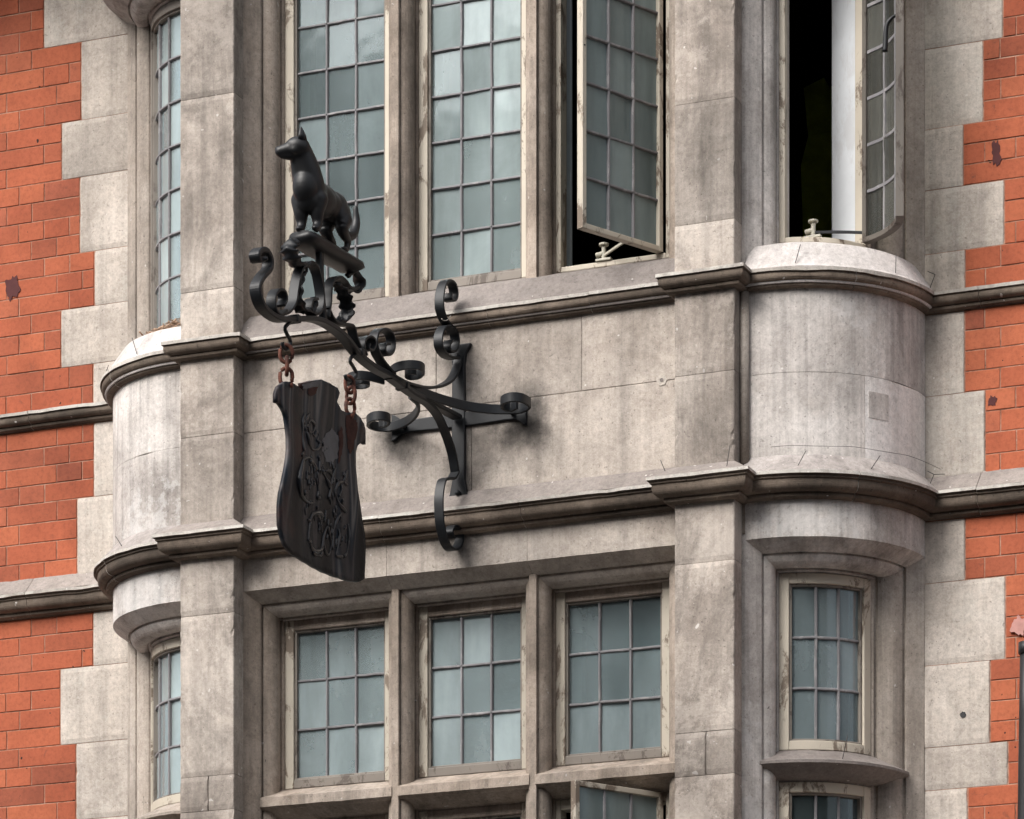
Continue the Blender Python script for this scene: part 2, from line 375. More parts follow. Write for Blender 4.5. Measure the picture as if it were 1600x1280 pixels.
# ------------------------------------------------------------------ ground
def sheet(name, x0, x1, y0, y1, z, mat):
    o = mk(name, [(x0, y0, z), (x1, y0, z), (x1, y1, z), (x0, y1, z)], [(0, 1, 2, 3)], mat); tag(o, kind='structure'); return o
sheet('road', -300, 300, -300, 300, 0.0, M['asphalt'])
for nm, y0, y1 in (('pavement', -3.0, .5), ('pavement', -17.5, -11.5)):
    v, f = boxvf(-60, 60, y0, y1, -.05, .12); tag(mk(nm, v, f, M['paving']), kind='structure')
for y0, y1 in ((-3.13, -3.003), (-11.497, -11.37)):
    v, f = boxvf(-60, 60, y0, y1, -.05, .125); tag(mk('kerb', v, f, M['kerb'], bevel=.01), kind='structure')

# terrace added out of view to shade the low sky and show in panes
OT = None
def terrace():
    o = thing('terrace', (0, -21, .12), 'added brick terrace behind the camera, shading the low sky, seen only as reflection in the panes', 'building')
    v, f = boxvf(-34, 34, -30, -21, .12, 15.6); mk('wall', v, f, M['terrace'], o)
    v, f = boxvf(-34.3, 34.3, -30.3, -20.7, 15.603, 16.2); mk('cornice', v, f, M['stone'], o, bevel=.08)
    for i in range(17):
        for z in (1.2, 4.6, 8.0, 11.6):
            x = -32 + i * 4; v, f = join(boxvf(x - .75, x + .75, -21.02, -20.96, z, z + 2.3), boxvf(x - .9, x + .9, -21.02, -20.88, z - .15, z - .003))
            w = mk('window', v, f, M['fillet'], o); WM[w.name] = Matrix()
            v, f = boxvf(x - .62, x + .62, -20.99, -20.95, z + .12, z + 2.18); mk('pane', v, f, M['black'], w)
terrace()

# ------------------------------------------------------------------ the building
B = thing('building', (0, 0, .12), 'red brick and pale limestone building with projecting bay of leaded windows', 'building')
F, PL = -.48, -.56                                   # bay front plane, pilaster front plane (brick wall is y = 0)
RB = .48                                             # radius of the quarter round bay ends
CR, CL = 1.14, -1.158                                # their centres in x
PX = {'L': (-1.115, -.890), 'R': (.861, 1.086)}      # pilasters
CU, CUB = 6.19, 6.125                                # upper string course top, bottom
CLT, CLB = 5.465, 5.378                              # lower string course
ZT, ZB = 8.3, 3.45                                   # how far the upper storeys are built
J = .0012                                            # half a mortar joint
def mir(x): return CL + CR - x
def arcst(side, a0, a1, n, R=RB):
    out = []
    for i in range(n + 1):
        a = R_(a0 + (a1 - a0) * i / n); sx, cx = (math.sin(a), CR) if side == 'R' else (-math.sin(a), CL)
        out.append((cx + R * sx, -R * math.cos(a), sx, -math.cos(a)))
    return out

# core: dark interior rooms, mortar backing
def room(x0, x1, y0, y1, z0, z1):
    t = .05
    a = [boxvf(x0, x1, y1, y1 + t, z0, z1), boxvf(x0 - t, x0, y0, y1 + t, z0, z1), boxvf(x1, x1 + t, y0, y1 + t, z0, z1), boxvf(x0 - t, x1 + t, y0, y1 + t, z0 - t, z0), boxvf(x0 - t, x1 + t, y0, y1 + t, z1, z1 + t)]
    return join(*a)
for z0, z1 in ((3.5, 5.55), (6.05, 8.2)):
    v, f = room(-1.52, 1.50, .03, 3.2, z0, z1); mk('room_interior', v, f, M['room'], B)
v, f = boxvf(-3.4, -1.62, .0012, .35, ZB, ZT); WL = mk('brick_wall', v, f, M['mortar'], B)
v, f = boxvf(1.60, 3.2, .0012, .35, ZB, ZT); WR = mk('brick_wall', v, f, M['mortar'], B)
WM[WL.name] = Matrix(); WM[WR.name] = Matrix()
WL['label'] = 'orange red brickwork left of the bay'; WR['label'] = 'orange red brickwork right of the bay'
block('ground_floor_wall', -3.4, 3.2, -.6, .35, .12, ZB - .01, M['stone'], B, .01)
block('parapet', -3.4, 3.2, -.62, .35, ZT + .003, ZT + .5, M['stone'], B, .01)
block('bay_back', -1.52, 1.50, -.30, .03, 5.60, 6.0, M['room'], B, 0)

# quoin stones: (outer edge x, top z, bottom z)
QL = [(-1.80, 8.3, 7.95), (-2.014, 7.95, 7.64), (-1.846, 7.64, 7.33), (-1.933, 7.33, 7.105), (-1.852, 7.105, 6.805), (-1.786, 6.805, 6.588), (-1.936, 6.588, 6.36), (-1.792, 6.36, 6.19),
      (-1.789, 6.125, 5.834), (-1.864, 5.834, 5.52), (-1.792, 5.378, 5.165), (-1.939, 5.165, 4.864), (-1.869, 4.864, 4.562), (-1.94, 4.562, 4.26), (-1.80, 4.26, 3.95), (-1.94, 3.95, ZB)]
QR = [(1.77, 8.3, 7.95), (1.90, 7.95, 7.64), (1.77, 7.64, 7.36), (1.908, 7.36, 7.086), (1.835, 7.086, 6.795), (1.761, 6.795, 6.575), (1.913, 6.575, 6.344), (1.768, 6.344, 6.19),
      (1.766, 6.125, 5.83), (1.842, 5.83, 5.52), (1.768, 5.378, 5.155), (1.917, 5.155, 4.858), (1.861, 4.858, 4.562), (1.927, 4.562, 4.407), (1.778, 4.407, 4.12), (1.92, 4.12, 3.8), (1.78, 3.8, ZB)]
def inner(z): return 1.575
for e, a, b in QL: ashlar('quoin_stone', e + J, -1.57, -.003 + jit(.0012), .3, b + J, a - J, M['quoin'], B, .003, .008)
for e, a, b in QR: ashlar('quoin_stone', 1.552, e - J, -.003 + jit(.0012), .3, b + J, a - J, M['quoin'], B, .003, .008)

# bricks, rubbed red, thin joints; the bed heights follow the 75 mm course
def brick_mesh(L, h=.0712):
    bm = bmesh.new(); bmesh.ops.create_cube(bm, size=1, matrix=Matrix.Diagonal((L, .05, h, 1)))
    bmesh.ops.bevel(bm, geom=[e for e in bm.edges if all(vv.co.y < 0 for vv in e.verts)], offset=.0016, segments=1, affect='EDGES')
    me = bpy.data.meshes.new('brick'); bm.to_mesh(me); bm.free(); me.materials.append(M['brick']); return me
BM = {}
def lay(parent, sgn, edge_tab, far):
    STR, HEAD = .224, .1105
    row = 0; zones = [(q, a, b) for q, a, b in edge_tab]
    zones += [(zones[7][0], CU, CUB), (zones[9][0], 5.52, 5.378)]
    for q, ztop, zbot in sorted(zones, key=lambda k: k[2]):
        n = max(1, round((ztop - zbot) / .0752)); ch = (ztop - zbot) / n; e = abs(q)
        for r_ in range(n):
            zc = zbot + ch * (r_ + .5); row += 1
            if not 3.9 < zc < 8.1 or CUB + .012 < zc < CU - .012 or CLB + .02 < zc < CLT: continue
            x = 1.5 - (.057 if row % 2 else 0) - (.112 if row % 4 > 1 else 0); k = 0; runs = []
            while x < far:
                L = STR if (k + row) % 2 else HEAD
                if random.random() < .16: L = STR if L == HEAD else HEAD
                a, b = x, x + L; x += L + .0042; k += 1
                if b > e + .035: runs.append([a, b])
            runs[0][0] = e + .0032
            for a, b in runs:
                ln = round(b - a, 3); key = (round(ln, 2) if a == e + .0032 else ln, round(ch, 3))
                if a == e + .0032: key = (ln, round(ch, 3))
                if key not in BM: BM[key] = brick_mesh(key[0], ch - .0042)
                o = bpy.data.objects.new('brick', BM[key]); col.objects.link(o)
                o.location = (sgn * (a + b) / 2, .0235 + jit(.0010), zc); o.rotation_euler = (0, jit(.003), jit(.004)); o.parent = parent
lay(WL, -1, [(q, a, b) for q, a, b in QL], 2.50)
lay(WR, 1, QR, 2.30)
# tiled-in flat brick colour further out, beyond the laid bricks
# stains and patches on the brickwork
def blotch(name, cx, cz, rx, rz, mat, parent, y=-.0035, th=.002, seed=0):
    rr = random.Random(seed); n = 40; ph = [rr.uniform(0, 6.28) for _ in range(4)]
    ring = []
    for i in range(n):
        a = 2 * math.pi * i / n; k = 1 + .16 * math.sin(2 * a + ph[0]) + .13 * math.sin(4 * a + ph[1]) + .11 * math.sin(7 * a + ph[2]) + .08 * math.sin(11 * a + ph[3])
        ring.append((cx + rx * k * math.cos(a), cz + rz * k * math.sin(a)))
    v = [(x, y, z) for x, z in ring] + [(x, y + th + .004, z) for x, z in ring]
    f = [tuple(range(n)), tuple(range(n, 2 * n))[::-1]] + [(i, (i + 1) % n, n + (i + 1) % n, n + i) for i in range(n)]
    return mk(name, v, f, mat, parent)
blotch('stain', *(-2.1567, 6.7055), .028, .05, M['plum'], WL, seed=3)
blotch('stain', *(1.8844, 6.6733), .018, .042, M['plum'], WR, seed=5)
blotch('stain', *(1.8702, 5.7865), .014, .02, M['plum'], WR, seed=8)
blotch('mortar_patch', *(1.9717, 4.9687), .026, .036, M['pink'], WR, y=-.012, th=.01, seed=4)

# string courses -------------------------------------------------------------------------------
def prof_u(p=0, d=0):
    roll = arcpts((.043 + p, CU - .0165), (.020 + p, CUB + .019 - d), .011, 7)[::1]
    pts = [(-.05, CU), (.050 + p, CU), (.050 + p, CU - .012), (.041 + p, CU - .014)] + roll + [(.024 + p, CUB + .014 - d), (.022 + p, CUB + .007 - d), (.010 + p, CUB + .002 - d), (-.05, CUB - d)]
    return pts
def prof_l(p=0, d=0):
    roll = arcpts((.060 + p, CLT - .028), (.026 + p, CLB + .022 - d), .014, 8)
    return [(-.05, CLT), (.076 + p, CLT), (.076 + p, CLT - .011), (.066 + p, CLT - .014), (.066 + p, CLT - .022), (.060 + p, CLT - .025)] + roll + [(.028 + p, CLB + .016 - d), (.026 + p, CLB + .008 - d), (.012 + p, CLB + .002 - d), (-.05, CLB - d)]
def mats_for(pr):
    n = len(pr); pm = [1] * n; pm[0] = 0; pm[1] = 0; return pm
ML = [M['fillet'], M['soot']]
def wedge(z0, z1, o0, o1):                           # a weathered slope: z0 at offset o0 (front) up to z1 at offset o1 (back)
    return [(o0, z0), (o1, z1), (o1 - .05, z1), (o1 - .05, z0 - .05), (o0 - .004, z0 - .004)]
for pr, nm, slope, slope_mat in ((prof_u, 'upper_string_stone', None, None), (prof_l, 'lower_string_stone', (CLT + .001, CLT + .078, .070, -.004), None)):
    base = pr(); pm = mats_for(base); cap = pr(.003, .003); capm = mats_for(cap)
    top = CU if pr is prof_u else CLT
    # along the brick walls, in lengths
    for xs in ((-3.3, -2.62, -2.06, -1.60), (1.58, 1.83, 2.24, 2.7, 3.1)):
        for a, b in zip(xs[:-1], xs[1:]):
            dz = jit(.0015)
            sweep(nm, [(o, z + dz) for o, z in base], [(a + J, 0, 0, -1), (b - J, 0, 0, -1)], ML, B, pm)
            if slope: sweep('weathering', wedge(*slope), [(a + J, 0, 0, -1), (b - J, 0, 0, -1)], M['slope'], B)
    # curved ends
    for side in 'LR':
        for a0, a1 in ((-4, 41), (41.4, 90)):
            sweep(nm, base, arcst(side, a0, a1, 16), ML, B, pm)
        if slope: sweep('weathering', wedge(*slope), arcst(side, -4, 90, 28), M['slope_pale'], B)
        x0, x1 = PX[side]                            # pilaster caps return round three sides
        st = [(x0, F + .06, -1, 0), (x0, PL, -1, -1), (x1, PL, 1, -1), (x1, F + .06, 1, 0)]
        sweep(nm.replace('string_stone', 'pilaster_cap'), cap, st, ML, B, capm)
        if slope: sweep('weathering', wedge(top + .0015, top + .050, .069, -.004), st, M['slope'], B)
    # bay front
    cuts = [PX['L'][1], -.30, .26, PX['R'][0]] if pr is prof_l else [PX['L'][1], -.62, -.06, .12, .52, PX['R'][0]]
    for a, b in zip(cuts[:-1], cuts[1:]):
        dz = jit(.001)
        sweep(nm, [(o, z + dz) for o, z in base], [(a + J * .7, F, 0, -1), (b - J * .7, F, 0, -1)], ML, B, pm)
    if slope: sweep('weathering', wedge(*slope), [(PX['L'][1], F, 0, -1), (PX['R'][0], F, 0, -1)], M['slope'], B)

# front panel between the string courses
for x0, x1, z0, z1 in ((PX['L'][1], -.695, 5.852, CUB + .02), (-.695, -.10, 5.852, CUB + .02), (-.10, .475, 5.852, CUB + .02), (.475, PX['R'][0], 5.852, CUB + .02),
                       (PX['L'][1], -.43, CLT - .01, 5.852), (-.43, .042, CLT - .01, 5.852), (.042, PX['R'][0], CLT - .01, 5.852)):
    block('panel_stone', x0 + J * .6, x1 - J * .6, F + jit(.0012), -.3, z0 + J * .6, z1 - J * .6, M['panel'], B, .0022)
# curved panels
for side in 'LR':
    for z0, z1, cuts in ((5.831, CUB + .02, (-5, 90)), (CLT - .01, 5.831, (-5, 47.5, 90))):
        for a, b in zip(cuts[:-1], cuts[1:]):
            sweep('curved_panel_stone', [(0, z0 + J * .6), (0, z1 - J * .6), (-.06, z1 - J * .6), (-.06, z0 + J * .6)], arcst(side, a + .1, b - .1, 24), M['bleached'] if (side == 'R' and a > 40) else M['curved'], B)
# square repair set in the right hand curved panel
sweep('repair_patch', [(.0012, 5.6843), (.0012, 5.7776), (-.01, 5.7776), (-.01, 5.6843)], arcst('R', 49.2, 59.8, 4), M['curved'], B)

# pilasters in stones
for side in 'LR':
    x0, x1 = PX[side]
    levels = [ZT, 7.64, 7.33 if side == 'R' else 7.105, 6.80, 6.37, 6.16, 5.835, 5.42, 5.165, 4.565, 4.41, 4.0, ZB] if side == 'R' else [ZT, 7.64, 7.105, 6.382, 6.16, 5.838, 5.42, 5.167, 4.563, 4.432, 4.0, ZB]
    for a, b in zip(levels[:-1], levels[1:]):
        split = [x0, x1]
        if abs(a - 4.565) < .01 or abs(a - 4.563) < .01: split = [x0, (x0 + x1) / 2 + .005, x1]
        for p, q in zip(split[:-1], split[1:]):
            ashlar('pilaster_stone', p + (J * .8 if p != x0 else 0), q - (J * .8 if q != x1 else 0), PL + jit(.0014), -.3, b + J * .8, a - J * .8, M['pilaster'], B, .003, .014)
for side in 'LR':
    xa, xb = (1.05, 1.16) if side == 'R' else (mir(1.16), mir(1.05))
    block('angle_stone', xa, xb, F + .003, -.3, CLT - .02, CUB + .03, M['stone'], B, 0)
    block('angle_stone', xa, xb, F + .004, -.3, 5.275, CLT - .03, M['stone'], B, 0)
# vertical bead in the angle beside the pilasters
for side in 'LR':
    bx = 1.101 if side == 'R' else mir(1.101)
    for z0, z1 in ((CLT + .05, CUB), ):
        tube('angle_bead', [(bx, F - .012, z0), (bx, F - .012, (z0 + z1) / 2), (bx, F - .012, z1)], .017, M['stone'], B, 10, 1)

# ------------------------------------------------------------------ window stonework
def roll_poly(p, q, s=1):
    """fillet arris p -> frame q with a small quirk and a broad convex roll, plan or section"""
    (a, b), (c, d) = p, q
    dx, dy = c - a, d - b
    L = math.hypot(dx, dy); nx, ny = -dy / L * -s, dx / L * -s
    def at(f, h=0): return (a + dx * f + nx * h, b + dy * f + ny * h)
    return [p, at(.07), at(.09, .011), at(.14, .012)] + arcpts(at(.16), at(.80), .015 * s, 7) + [at(.82, .010), at(.88, .010), at(.90), q]
FX = [(-.790, -.340), (-.238, .212), (.312, .762)]   # outer edges of the three timber frames
MX = [-.289, .262]
def flat_stone(zs0, zh, dz_top):
    """jambs, mullions for one storey of the bay front between sill zs0 and head zh"""
    jl = [(PX['L'][1], F)] + roll_poly((-.845, -.43), (-.792, -.325), -1) + [(-.792, -.22), (PX['L'][1] - .1, -.22), (PX['L'][1] - .1, F)]
    prism('window_jamb', jl, zs0, zh, M['jamb'], B, .0015)
    jr = [(-.029 - x, y) for x, y in jl]
    prism('window_jamb', jr, zs0, zh, M['jamb'], B, .0015)
    for m in MX:
        r = roll_poly((m + .014, -.43), (m + .050, -.325), -1)
        l = [(2 * m - x, y) for x, y in r][::-1]
        prism('mullion', r + [(m + .050, -.22), (m - .050, -.22)] + l, zs0, zh, M['jamb'], B, .0015)
def head_prof(ze, ztop):                             # splay and roll of the head, section in (offset from F outward, z)
    r = roll_poly((-.05, ze - .037), (-.155, ze - .088), 1)
    return [(0, ztop), (0, ze)] + r + [(-.26, ze - .088), (-.26, ztop)]
def transom_prof(zt):                                # weathered sill of the transom with splayed underside, z of the nosing top
    return [(-.045, zt), (-.15, zt + .046), (-.26, zt + .046), (-.26, zt - .078), (-.155, zt - .076)] + arcpts((-.15, zt - .070), (-.075, zt - .044), -.006, 5) + [(-.06, zt - .042), (-.045, zt - .034)]
flat_stone(ZB, 5.30, 0)
flat_stone(6.17, 7.76, 0)
for x0, x1 in ((PX['L'][1], -.30), (-.30, .262), (.262, PX['R'][0])):
    sweep('lintel_stone', head_prof(5.26, CLB + .03), [(x0 + J * .6, F, 0, -1), (x1 - J * .6, F, 0, -1)], M['panel'], B)
    sweep('lintel_stone', head_prof(7.70, 8.3), [(x0 + J * .6, F, 0, -1), (x1 - J * .6, F, 0, -1)], M['panel'], B)
bays = [(-.845, MX[0] - .012), (MX[0] + .012, MX[1] - .012), (MX[1] + .012, .816)]
for x0, x1 in bays:
    sweep('transom', transom_prof(4.490), [(x0, F, 0, -1), (x1, F, 0, -1)], M['jamb'], B)
    # little stooled ends of the mullion bases
sweep('window_sill', [(.046, CU + .0015), (.036, CU + .012), (-.020, 6.292), (-.148, 6.343), (-.26, 6.343), (-.26, 6.12), (.03, 6.14)], [(PX['L'][1] + .001, F, 0, -1), (PX['R'][0] - .001, F, 0, -1)], M['sill_dark'], B)

# quarter round ends
FO = .33                                             # outer radius of the curved frames
AF = (6.0, 69.0)                                     # frame angle range
for side in 'LR':
    g = (lambda x: x) if side == 'R' else mir
    fa = (CR + FO * math.sin(R_(AF[0])), -FO * math.cos(R_(AF[0])))
    fb = (CR + FO * math.sin(R_(AF[1])), -FO * math.cos(R_(AF[1])))
    ja = [(1.086, F), (1.098, F)] + roll_poly((1.142, -.43), fa, -1) + [(fa[0] - .005, -.20), (1.02, -.20), (1.02, F)]
    jb = [(1.618, -.006)] + roll_poly((1.570, -.043), fb, 1) + [(1.43, -.02), (1.40, .10), (1.618, .10)]
    for z0, z1 in ((ZB, 5.27), (6.17, 7.72)):
        prism('window_jamb', [(g(x), y) for x, y in ja], z0, z1, M['jamb' if side == 'L' else 'curved'], B, .0015)
        prism('window_jamb', [(g(x), y) for x, y in jb], z0, z1, M['stone'], B, .0015)
    off = lambda pr: [(o, z) for o, z in pr]
    for ze, zt in ((5.250, CLB + .03), (7.69, 8.3)):
        r = roll_poly((-.05, ze - .037), (-.150, ze - .090), 1)
        if ze > 6: r = [(.075, ze + .085), (.05, ze + .03), (.0, ze - .01)] + r; zt_o = .075
        sweep('curved_lintel', ([(0, zt), (0, ze)] if ze < 6 else [(.075, zt)]) + r + [(-.20, ze - .090), (-.20, zt)], arcst(side, -5, 90, 32), M['curved'], B)
    tp = [(-.045, 4.470), (-.150, 4.525), (-.20, 4.525), (-.20, 4.412), (-.150, 4.412)] + arcpts((-.145, 4.418), (-.075, 4.443), -.006, 5) + [(-.045, 4.460)]
    sweep('curved_transom', tp, arcst(side, -1, 84, 28), M['sill_dark' if side == 'R' else 'stone'], B)
    sweep('curved_sill', [(.046, CU + .0015), (.034, CU + .012), (-.030, 6.298), (-.150, 6.342), (-.22, 6.340), (-.22, 6.12), (.03, 6.14)], arcst(side, -4, 90, 32), M['sill_white'], B)

# ------------------------------------------------------------------ leaded windows
class Win:
    """maps (u, o, z): u along the window, o outward, to the world; flat or curved, optionally swung open about a hinge"""
    def __init__(s, kind, a, b, side='R', hinge=None, ang=0):
        s.kind, s.a, s.b, s.side, s.hinge, s.ang = kind, a, b, side, hinge, ang
        s.len = (b - a) if kind == 'flat' else R_(b - a) * FO
    def at(s, u, o, z):
        if s.kind == 'flat': x, y = s.a + u, -.325 - o
        else:
            t = R_(s.a) + u / FO; x, y = CR + (FO + o) * math.sin(t), -(FO + o) * math.cos(t)
            if s.side == 'L': x = mir(x)
        if s.ang:
            hx, hy = s.hinge; c, q = math.cos(s.ang), math.sin(s.ang); dx, dy = x - hx, y - hy
            x, y = hx + c * dx - q * dy, hy + q * dx + c * dy
        return (x, y, z)
    def bar(s, u0, u1, o0, o1, z0, z1):
        n = 1 if s.kind == 'flat' else max(1, int((u1 - u0) / .02)); v = []; f = []
        for i in range(n + 1):
            u = u0 + (u1 - u0) * i / n
            for o, z in ((o0, z0), (o1, z0), (o1, z1), (o0, z1)): v.append(s.at(u, o, z))
        for i in range(n):
            for j in range(4): f.append((i * 4 + j, i * 4 + (j + 1) % 4, i * 4 + 4 + (j + 1) % 4, i * 4 + 4 + j))
        f += [(0, 1, 2, 3)[::-1], tuple(range(n * 4, n * 4 + 4))]; return v, f
    def ring(s, z0, z1, w, o0, o1, e=0, wt=None, wb=None):
        L = s.len; wt = wt or w; wb = wb or w
        return join(s.bar(e, e + w, o0, o1, z0, z1), s.bar(L - e - w, L - e, o0, o1, z0, z1), s.bar(e + w, L - e - w, o0, o1 - .001, z1 - wt, z1), s.bar(e + w, L - e - w, o0, o1 - .001, z0, z0 + wb))
def glaze(win, wd, u0, u1, z0, z1, cols, rows, gm, og=-.022):
    """lead cames and single panes as children of the window object"""
    us = [u0 + (u1 - u0) * i / cols for i in range(cols + 1)]; zs = [z0 + (z1 - z0) * i / rows for i in range(rows + 1)]
    for i in range(cols):
        for j in range(rows):
            a, b, c, d = us[i], us[i + 1], zs[j], zs[j + 1]
            t = [jit(.0015), jit(.0030), jit(.0030)]
            n = 1 if wd.kind == 'flat' else 4; v = []; f = []
            for th in (0, -.003):
                for k in range(n + 1):
                    q = k / n; uu = a + (b - a) * q
                    v.append(wd.at(uu, og + th + t[0] + t[1] * q, c)); v.append(wd.at(uu, og + th + t[0] + t[1] * q + t[2], d))
            m = 2 * (n + 1)
            for k in range(n):
                f.append((2 * k, 2 * k + 1, 2 * k + 3, 2 * k + 2)); f.append((m + 2 * k, m + 2 * k + 2, m + 2 * k + 3, m + 2 * k + 1))
            f += [(0, m, m + 1, 1), (2 * n, 2 * n + 1, m + 2 * n + 1, m + 2 * n)]
            for k in range(n): f += [(2 * k, 2 * k + 2, m + 2 * k + 2, m + 2 * k), (2 * k + 1, m + 2 * k + 1, m + 2 * k + 3, 2 * k + 3)]
            mk('pane', v, f, gm, win)
    w = .0055
    def came(pts, name='came'):
        # rounded lead came following points in (u, z)
        P = [(u + jit(.0012), z + jit(.0012)) for u, z in pts]; v = []; f = []
        for i, (u, z) in enumerate(P):
            a = P[max(i - 1, 0)]; b = P[min(i + 1, len(P) - 1)]; L = math.hypot(b[0] - a[0], b[1] - a[1]); nx, nz = -(b[1] - a[1]) / L, (b[0] - a[0]) / L
            for o, k in ((-.010, -1), (.000, -1), (.0045, -.5), (.0045, .5), (.000, 1), (-.010, 1)): v.append(wd.at(u + nx * w * k, og + .004 + o, z + nz * w * k))
        for i in range(len(P) - 1):
            for j in range(6): f.append((i * 6 + j, i * 6 + (j + 1) % 6, i * 6 + 6 + (j + 1) % 6, i * 6 + 6 + j))
        f += [tuple(range(6)), tuple(range(len(P) * 6 - 6, len(P) * 6))]
        mk(name, v, f, M['lead'], win)
    for u in us[1:-1]: came([(u, z0 + (z1 - z0) * i / (rows * 2)) for i in range(rows * 2 + 1)])
    for z in zs[1:-1]: came([(u0 + (u1 - u0) * i / 9, z) for i in range(10)])
def window(label, kind, a, b, z0, z1, rows, gm, fm, side='R', w=.036, wb=.034, open_=None, name='leaded_window'):
    wd = Win(kind, a, b, side)
    if open_ is None:
        v, f = wd.ring(z0, z1, w, -.055, .004, 0, .037, wb)
        nf = len(f) // 4; win = mk(name, v, f, [fm, M['frame_dark'], M['jamb']], B, bevel=.003, mi=[0] * (2 * nf if kind == 'flat' else 0) + [2] * nf + [1] * (len(f) - 3 * nf) if kind == 'flat' else None); WM[win.name] = Matrix(); win['label'] = label
        e = .010; v, f = wd.ring(z0 + wb - .004, z1 - .033, .012, -.045, -.006, w - .003)
        mk('casement_frame', v, f, M['frame_dark'], win, bevel=.002)
        glaze(win, wd, w + .008, wd.len - w - .008, z0 + wb + .007, z1 - .044, 3, rows, gm)
    else:
        w = .020 if kind == 'flat' else .022
        v, f = wd.ring(z0, z1, w, -.055, .004, 0, .037, .020)
        win = mk(name, v, f, fm, B, bevel=.003); WM[win.name] = Matrix(); win['label'] = label
        hinge, ang, c0, c1 = open_
        cw = Win(kind, c0, c1, side, hinge, ang); cz0, cz1 = z0 + .022, z1 - (.038 if z0 > 4 else .004)
        v, f = cw.ring(cz0, cz1, .019, -.030, .000, 0)
        mk('open_casement', v, f, M['cream'] if kind == 'flat' else M['frame_black'], win, bevel=.002)
        glaze(win, cw, .017, cw.len - .017, cz0 + .017, cz1 - .017, 3, rows, M['glass_film'] if kind == 'flat' else M['glass_clear'], -.016)
    return win
ZU0, ZU1 = 6.345, 7.625
W = {}
for i, nm in enumerate(('left', 'middle')):
    W['u' + nm] = window('tall closed leaded window of the upper row, %s light of the bay front' % nm, 'flat', *FX[i], ZU0, ZU1, 7, M['glass_slate' if i == 0 else 'glass'], M['cream'])
W['uopen'] = window('tall leaded window of the upper row with its casement swung outward', 'flat', *FX[2], ZU0, ZU1, 7, M['glass_dark'], M['cream'],
    open_=((.742, -.335), R_(64), .742 - .395, .742))
for i, nm in enumerate(('left', 'middle', 'right')):
    W['l' + nm] = window('small closed leaded window under the sign course, %s light of the bay front' % nm, 'flat', *FX[i], 4.538, 5.172, 3, M['glass_low'] if i < 2 else M['glass_mid'], M['cream'])
for i in (0, 1):
    window('leaded window under the transom, %s light, only its top showing' % ('left', 'middle')[i], 'flat', *FX[i], ZB, 4.413, 5, M['glass_dark'], M['cream'])
window('leaded window under the transom with its casement swung outward', 'flat', *FX[2], ZB, 4.413, 5, M['glass_dark'], M['cream'], open_=((.742, -.335), R_(58), .742 - .395, .742))
for side, sd_ in (('R', 'right'), ('L', 'left')):
    window('curved leaded window in the %s quarter round, lower row' % sd_, 'curve', *AF, 4.525, 5.158, 3, M['glass_mid'] if side == 'R' else M['glass'], M['cream'], side)
    window('curved leaded window in the %s quarter round, under the transom' % sd_, 'curve', *AF, ZB, 4.411, 5, M['glass_dark'], M['cream'], side)
window('tall curved leaded window in the left quarter round, upper row', 'curve', *AF, 6.340, 7.60, 7, M['glass'], M['frame_dark'], 'L')
hz = (CR + (FO - .002) * math.sin(R_(66)), -(FO - .002) * math.cos(R_(66)))
W['copen'] = window('tall curved leaded window in the right quarter round with its casement wide open', 'curve', *AF, 6.340, 7.60, 7, M['glass'], M['cream'], 'R',
    open_=(hz, R_(94.5), 8.5, 66.0))

# boards and blinds seen through the glass
for i in (0, 1):
    x0, x1 = FX[i]
    for z0, z1, m in ((6.06, 7.9, 'blind_left' if i == 0 else 'blind_upper'), (ZB, 5.30, 'blind')):
        block('window_blind', x0 + .005, x1 - .005, -.205, -.200, z0, z1, M[m], B, 0)
        block('inner_reveal', x0 + .006, x0 + .074, -.262, -.210, z0, z1, M['pale_green_board' if z0 < 5 else 'dull_green_board'], B, .002)
x0, x1 = FX[2]
block('window_blind', x0 + .005, x1 - .005, -.205, -.200, 4.42, 5.30, M['blind_dim'], B, 0)
block('inner_reveal', x0 + .006, x0 + .074, -.262, -.210, 4.42, 5.30, M['blind'], B, .002)
block('inner_reveal', x0 - .05, x0 - .003, -.172, -.155, 6.06, 7.9, M['grey_board'], B, .002)
block('inner_reveal', x0 + .02, x0 + .085, -.22, -.14, ZB, 4.39, M['blind_dim'], B, .002)
for side in 'LR':
    g = (lambda x: x) if side == 'R' else mir
    for z0, z1 in ((ZB, 5.30), (6.06, 7.9)):
        if side == 'L' or z0 < 5:
            st = arcst(side, 2, 78, 16, .21)
            sweep('window_blind', [(0, z0), (0, z1), (-.006, z1), (-.006, z0)], st, M['blind_dim'] if side == 'R' else M['blind'], B)
p = [(1.262, .010), (1.270, -.010), (1.405, -.098), (1.418, -.080), (1.42, -.06), (1.31, .01)]
prism('white_inner_board', p, 6.1, 7.9, M['white_board'], B, .003)
# white strip stands for curtain and light behind the lower right curved window
block('inner_reveal', 1.262, 1.285, -.205, -.198, 4.4, 4.92, M['white_board'], B, .001)
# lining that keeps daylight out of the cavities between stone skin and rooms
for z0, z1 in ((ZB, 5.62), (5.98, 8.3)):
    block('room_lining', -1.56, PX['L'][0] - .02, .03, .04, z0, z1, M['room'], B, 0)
for z in (5.32, 6.04): block('floor_edge', -1.52, 1.5, -.24, .06, z - .03 if z > 6 else z, z + .25 if z < 6 else z + .02, M['room'], B, 0)

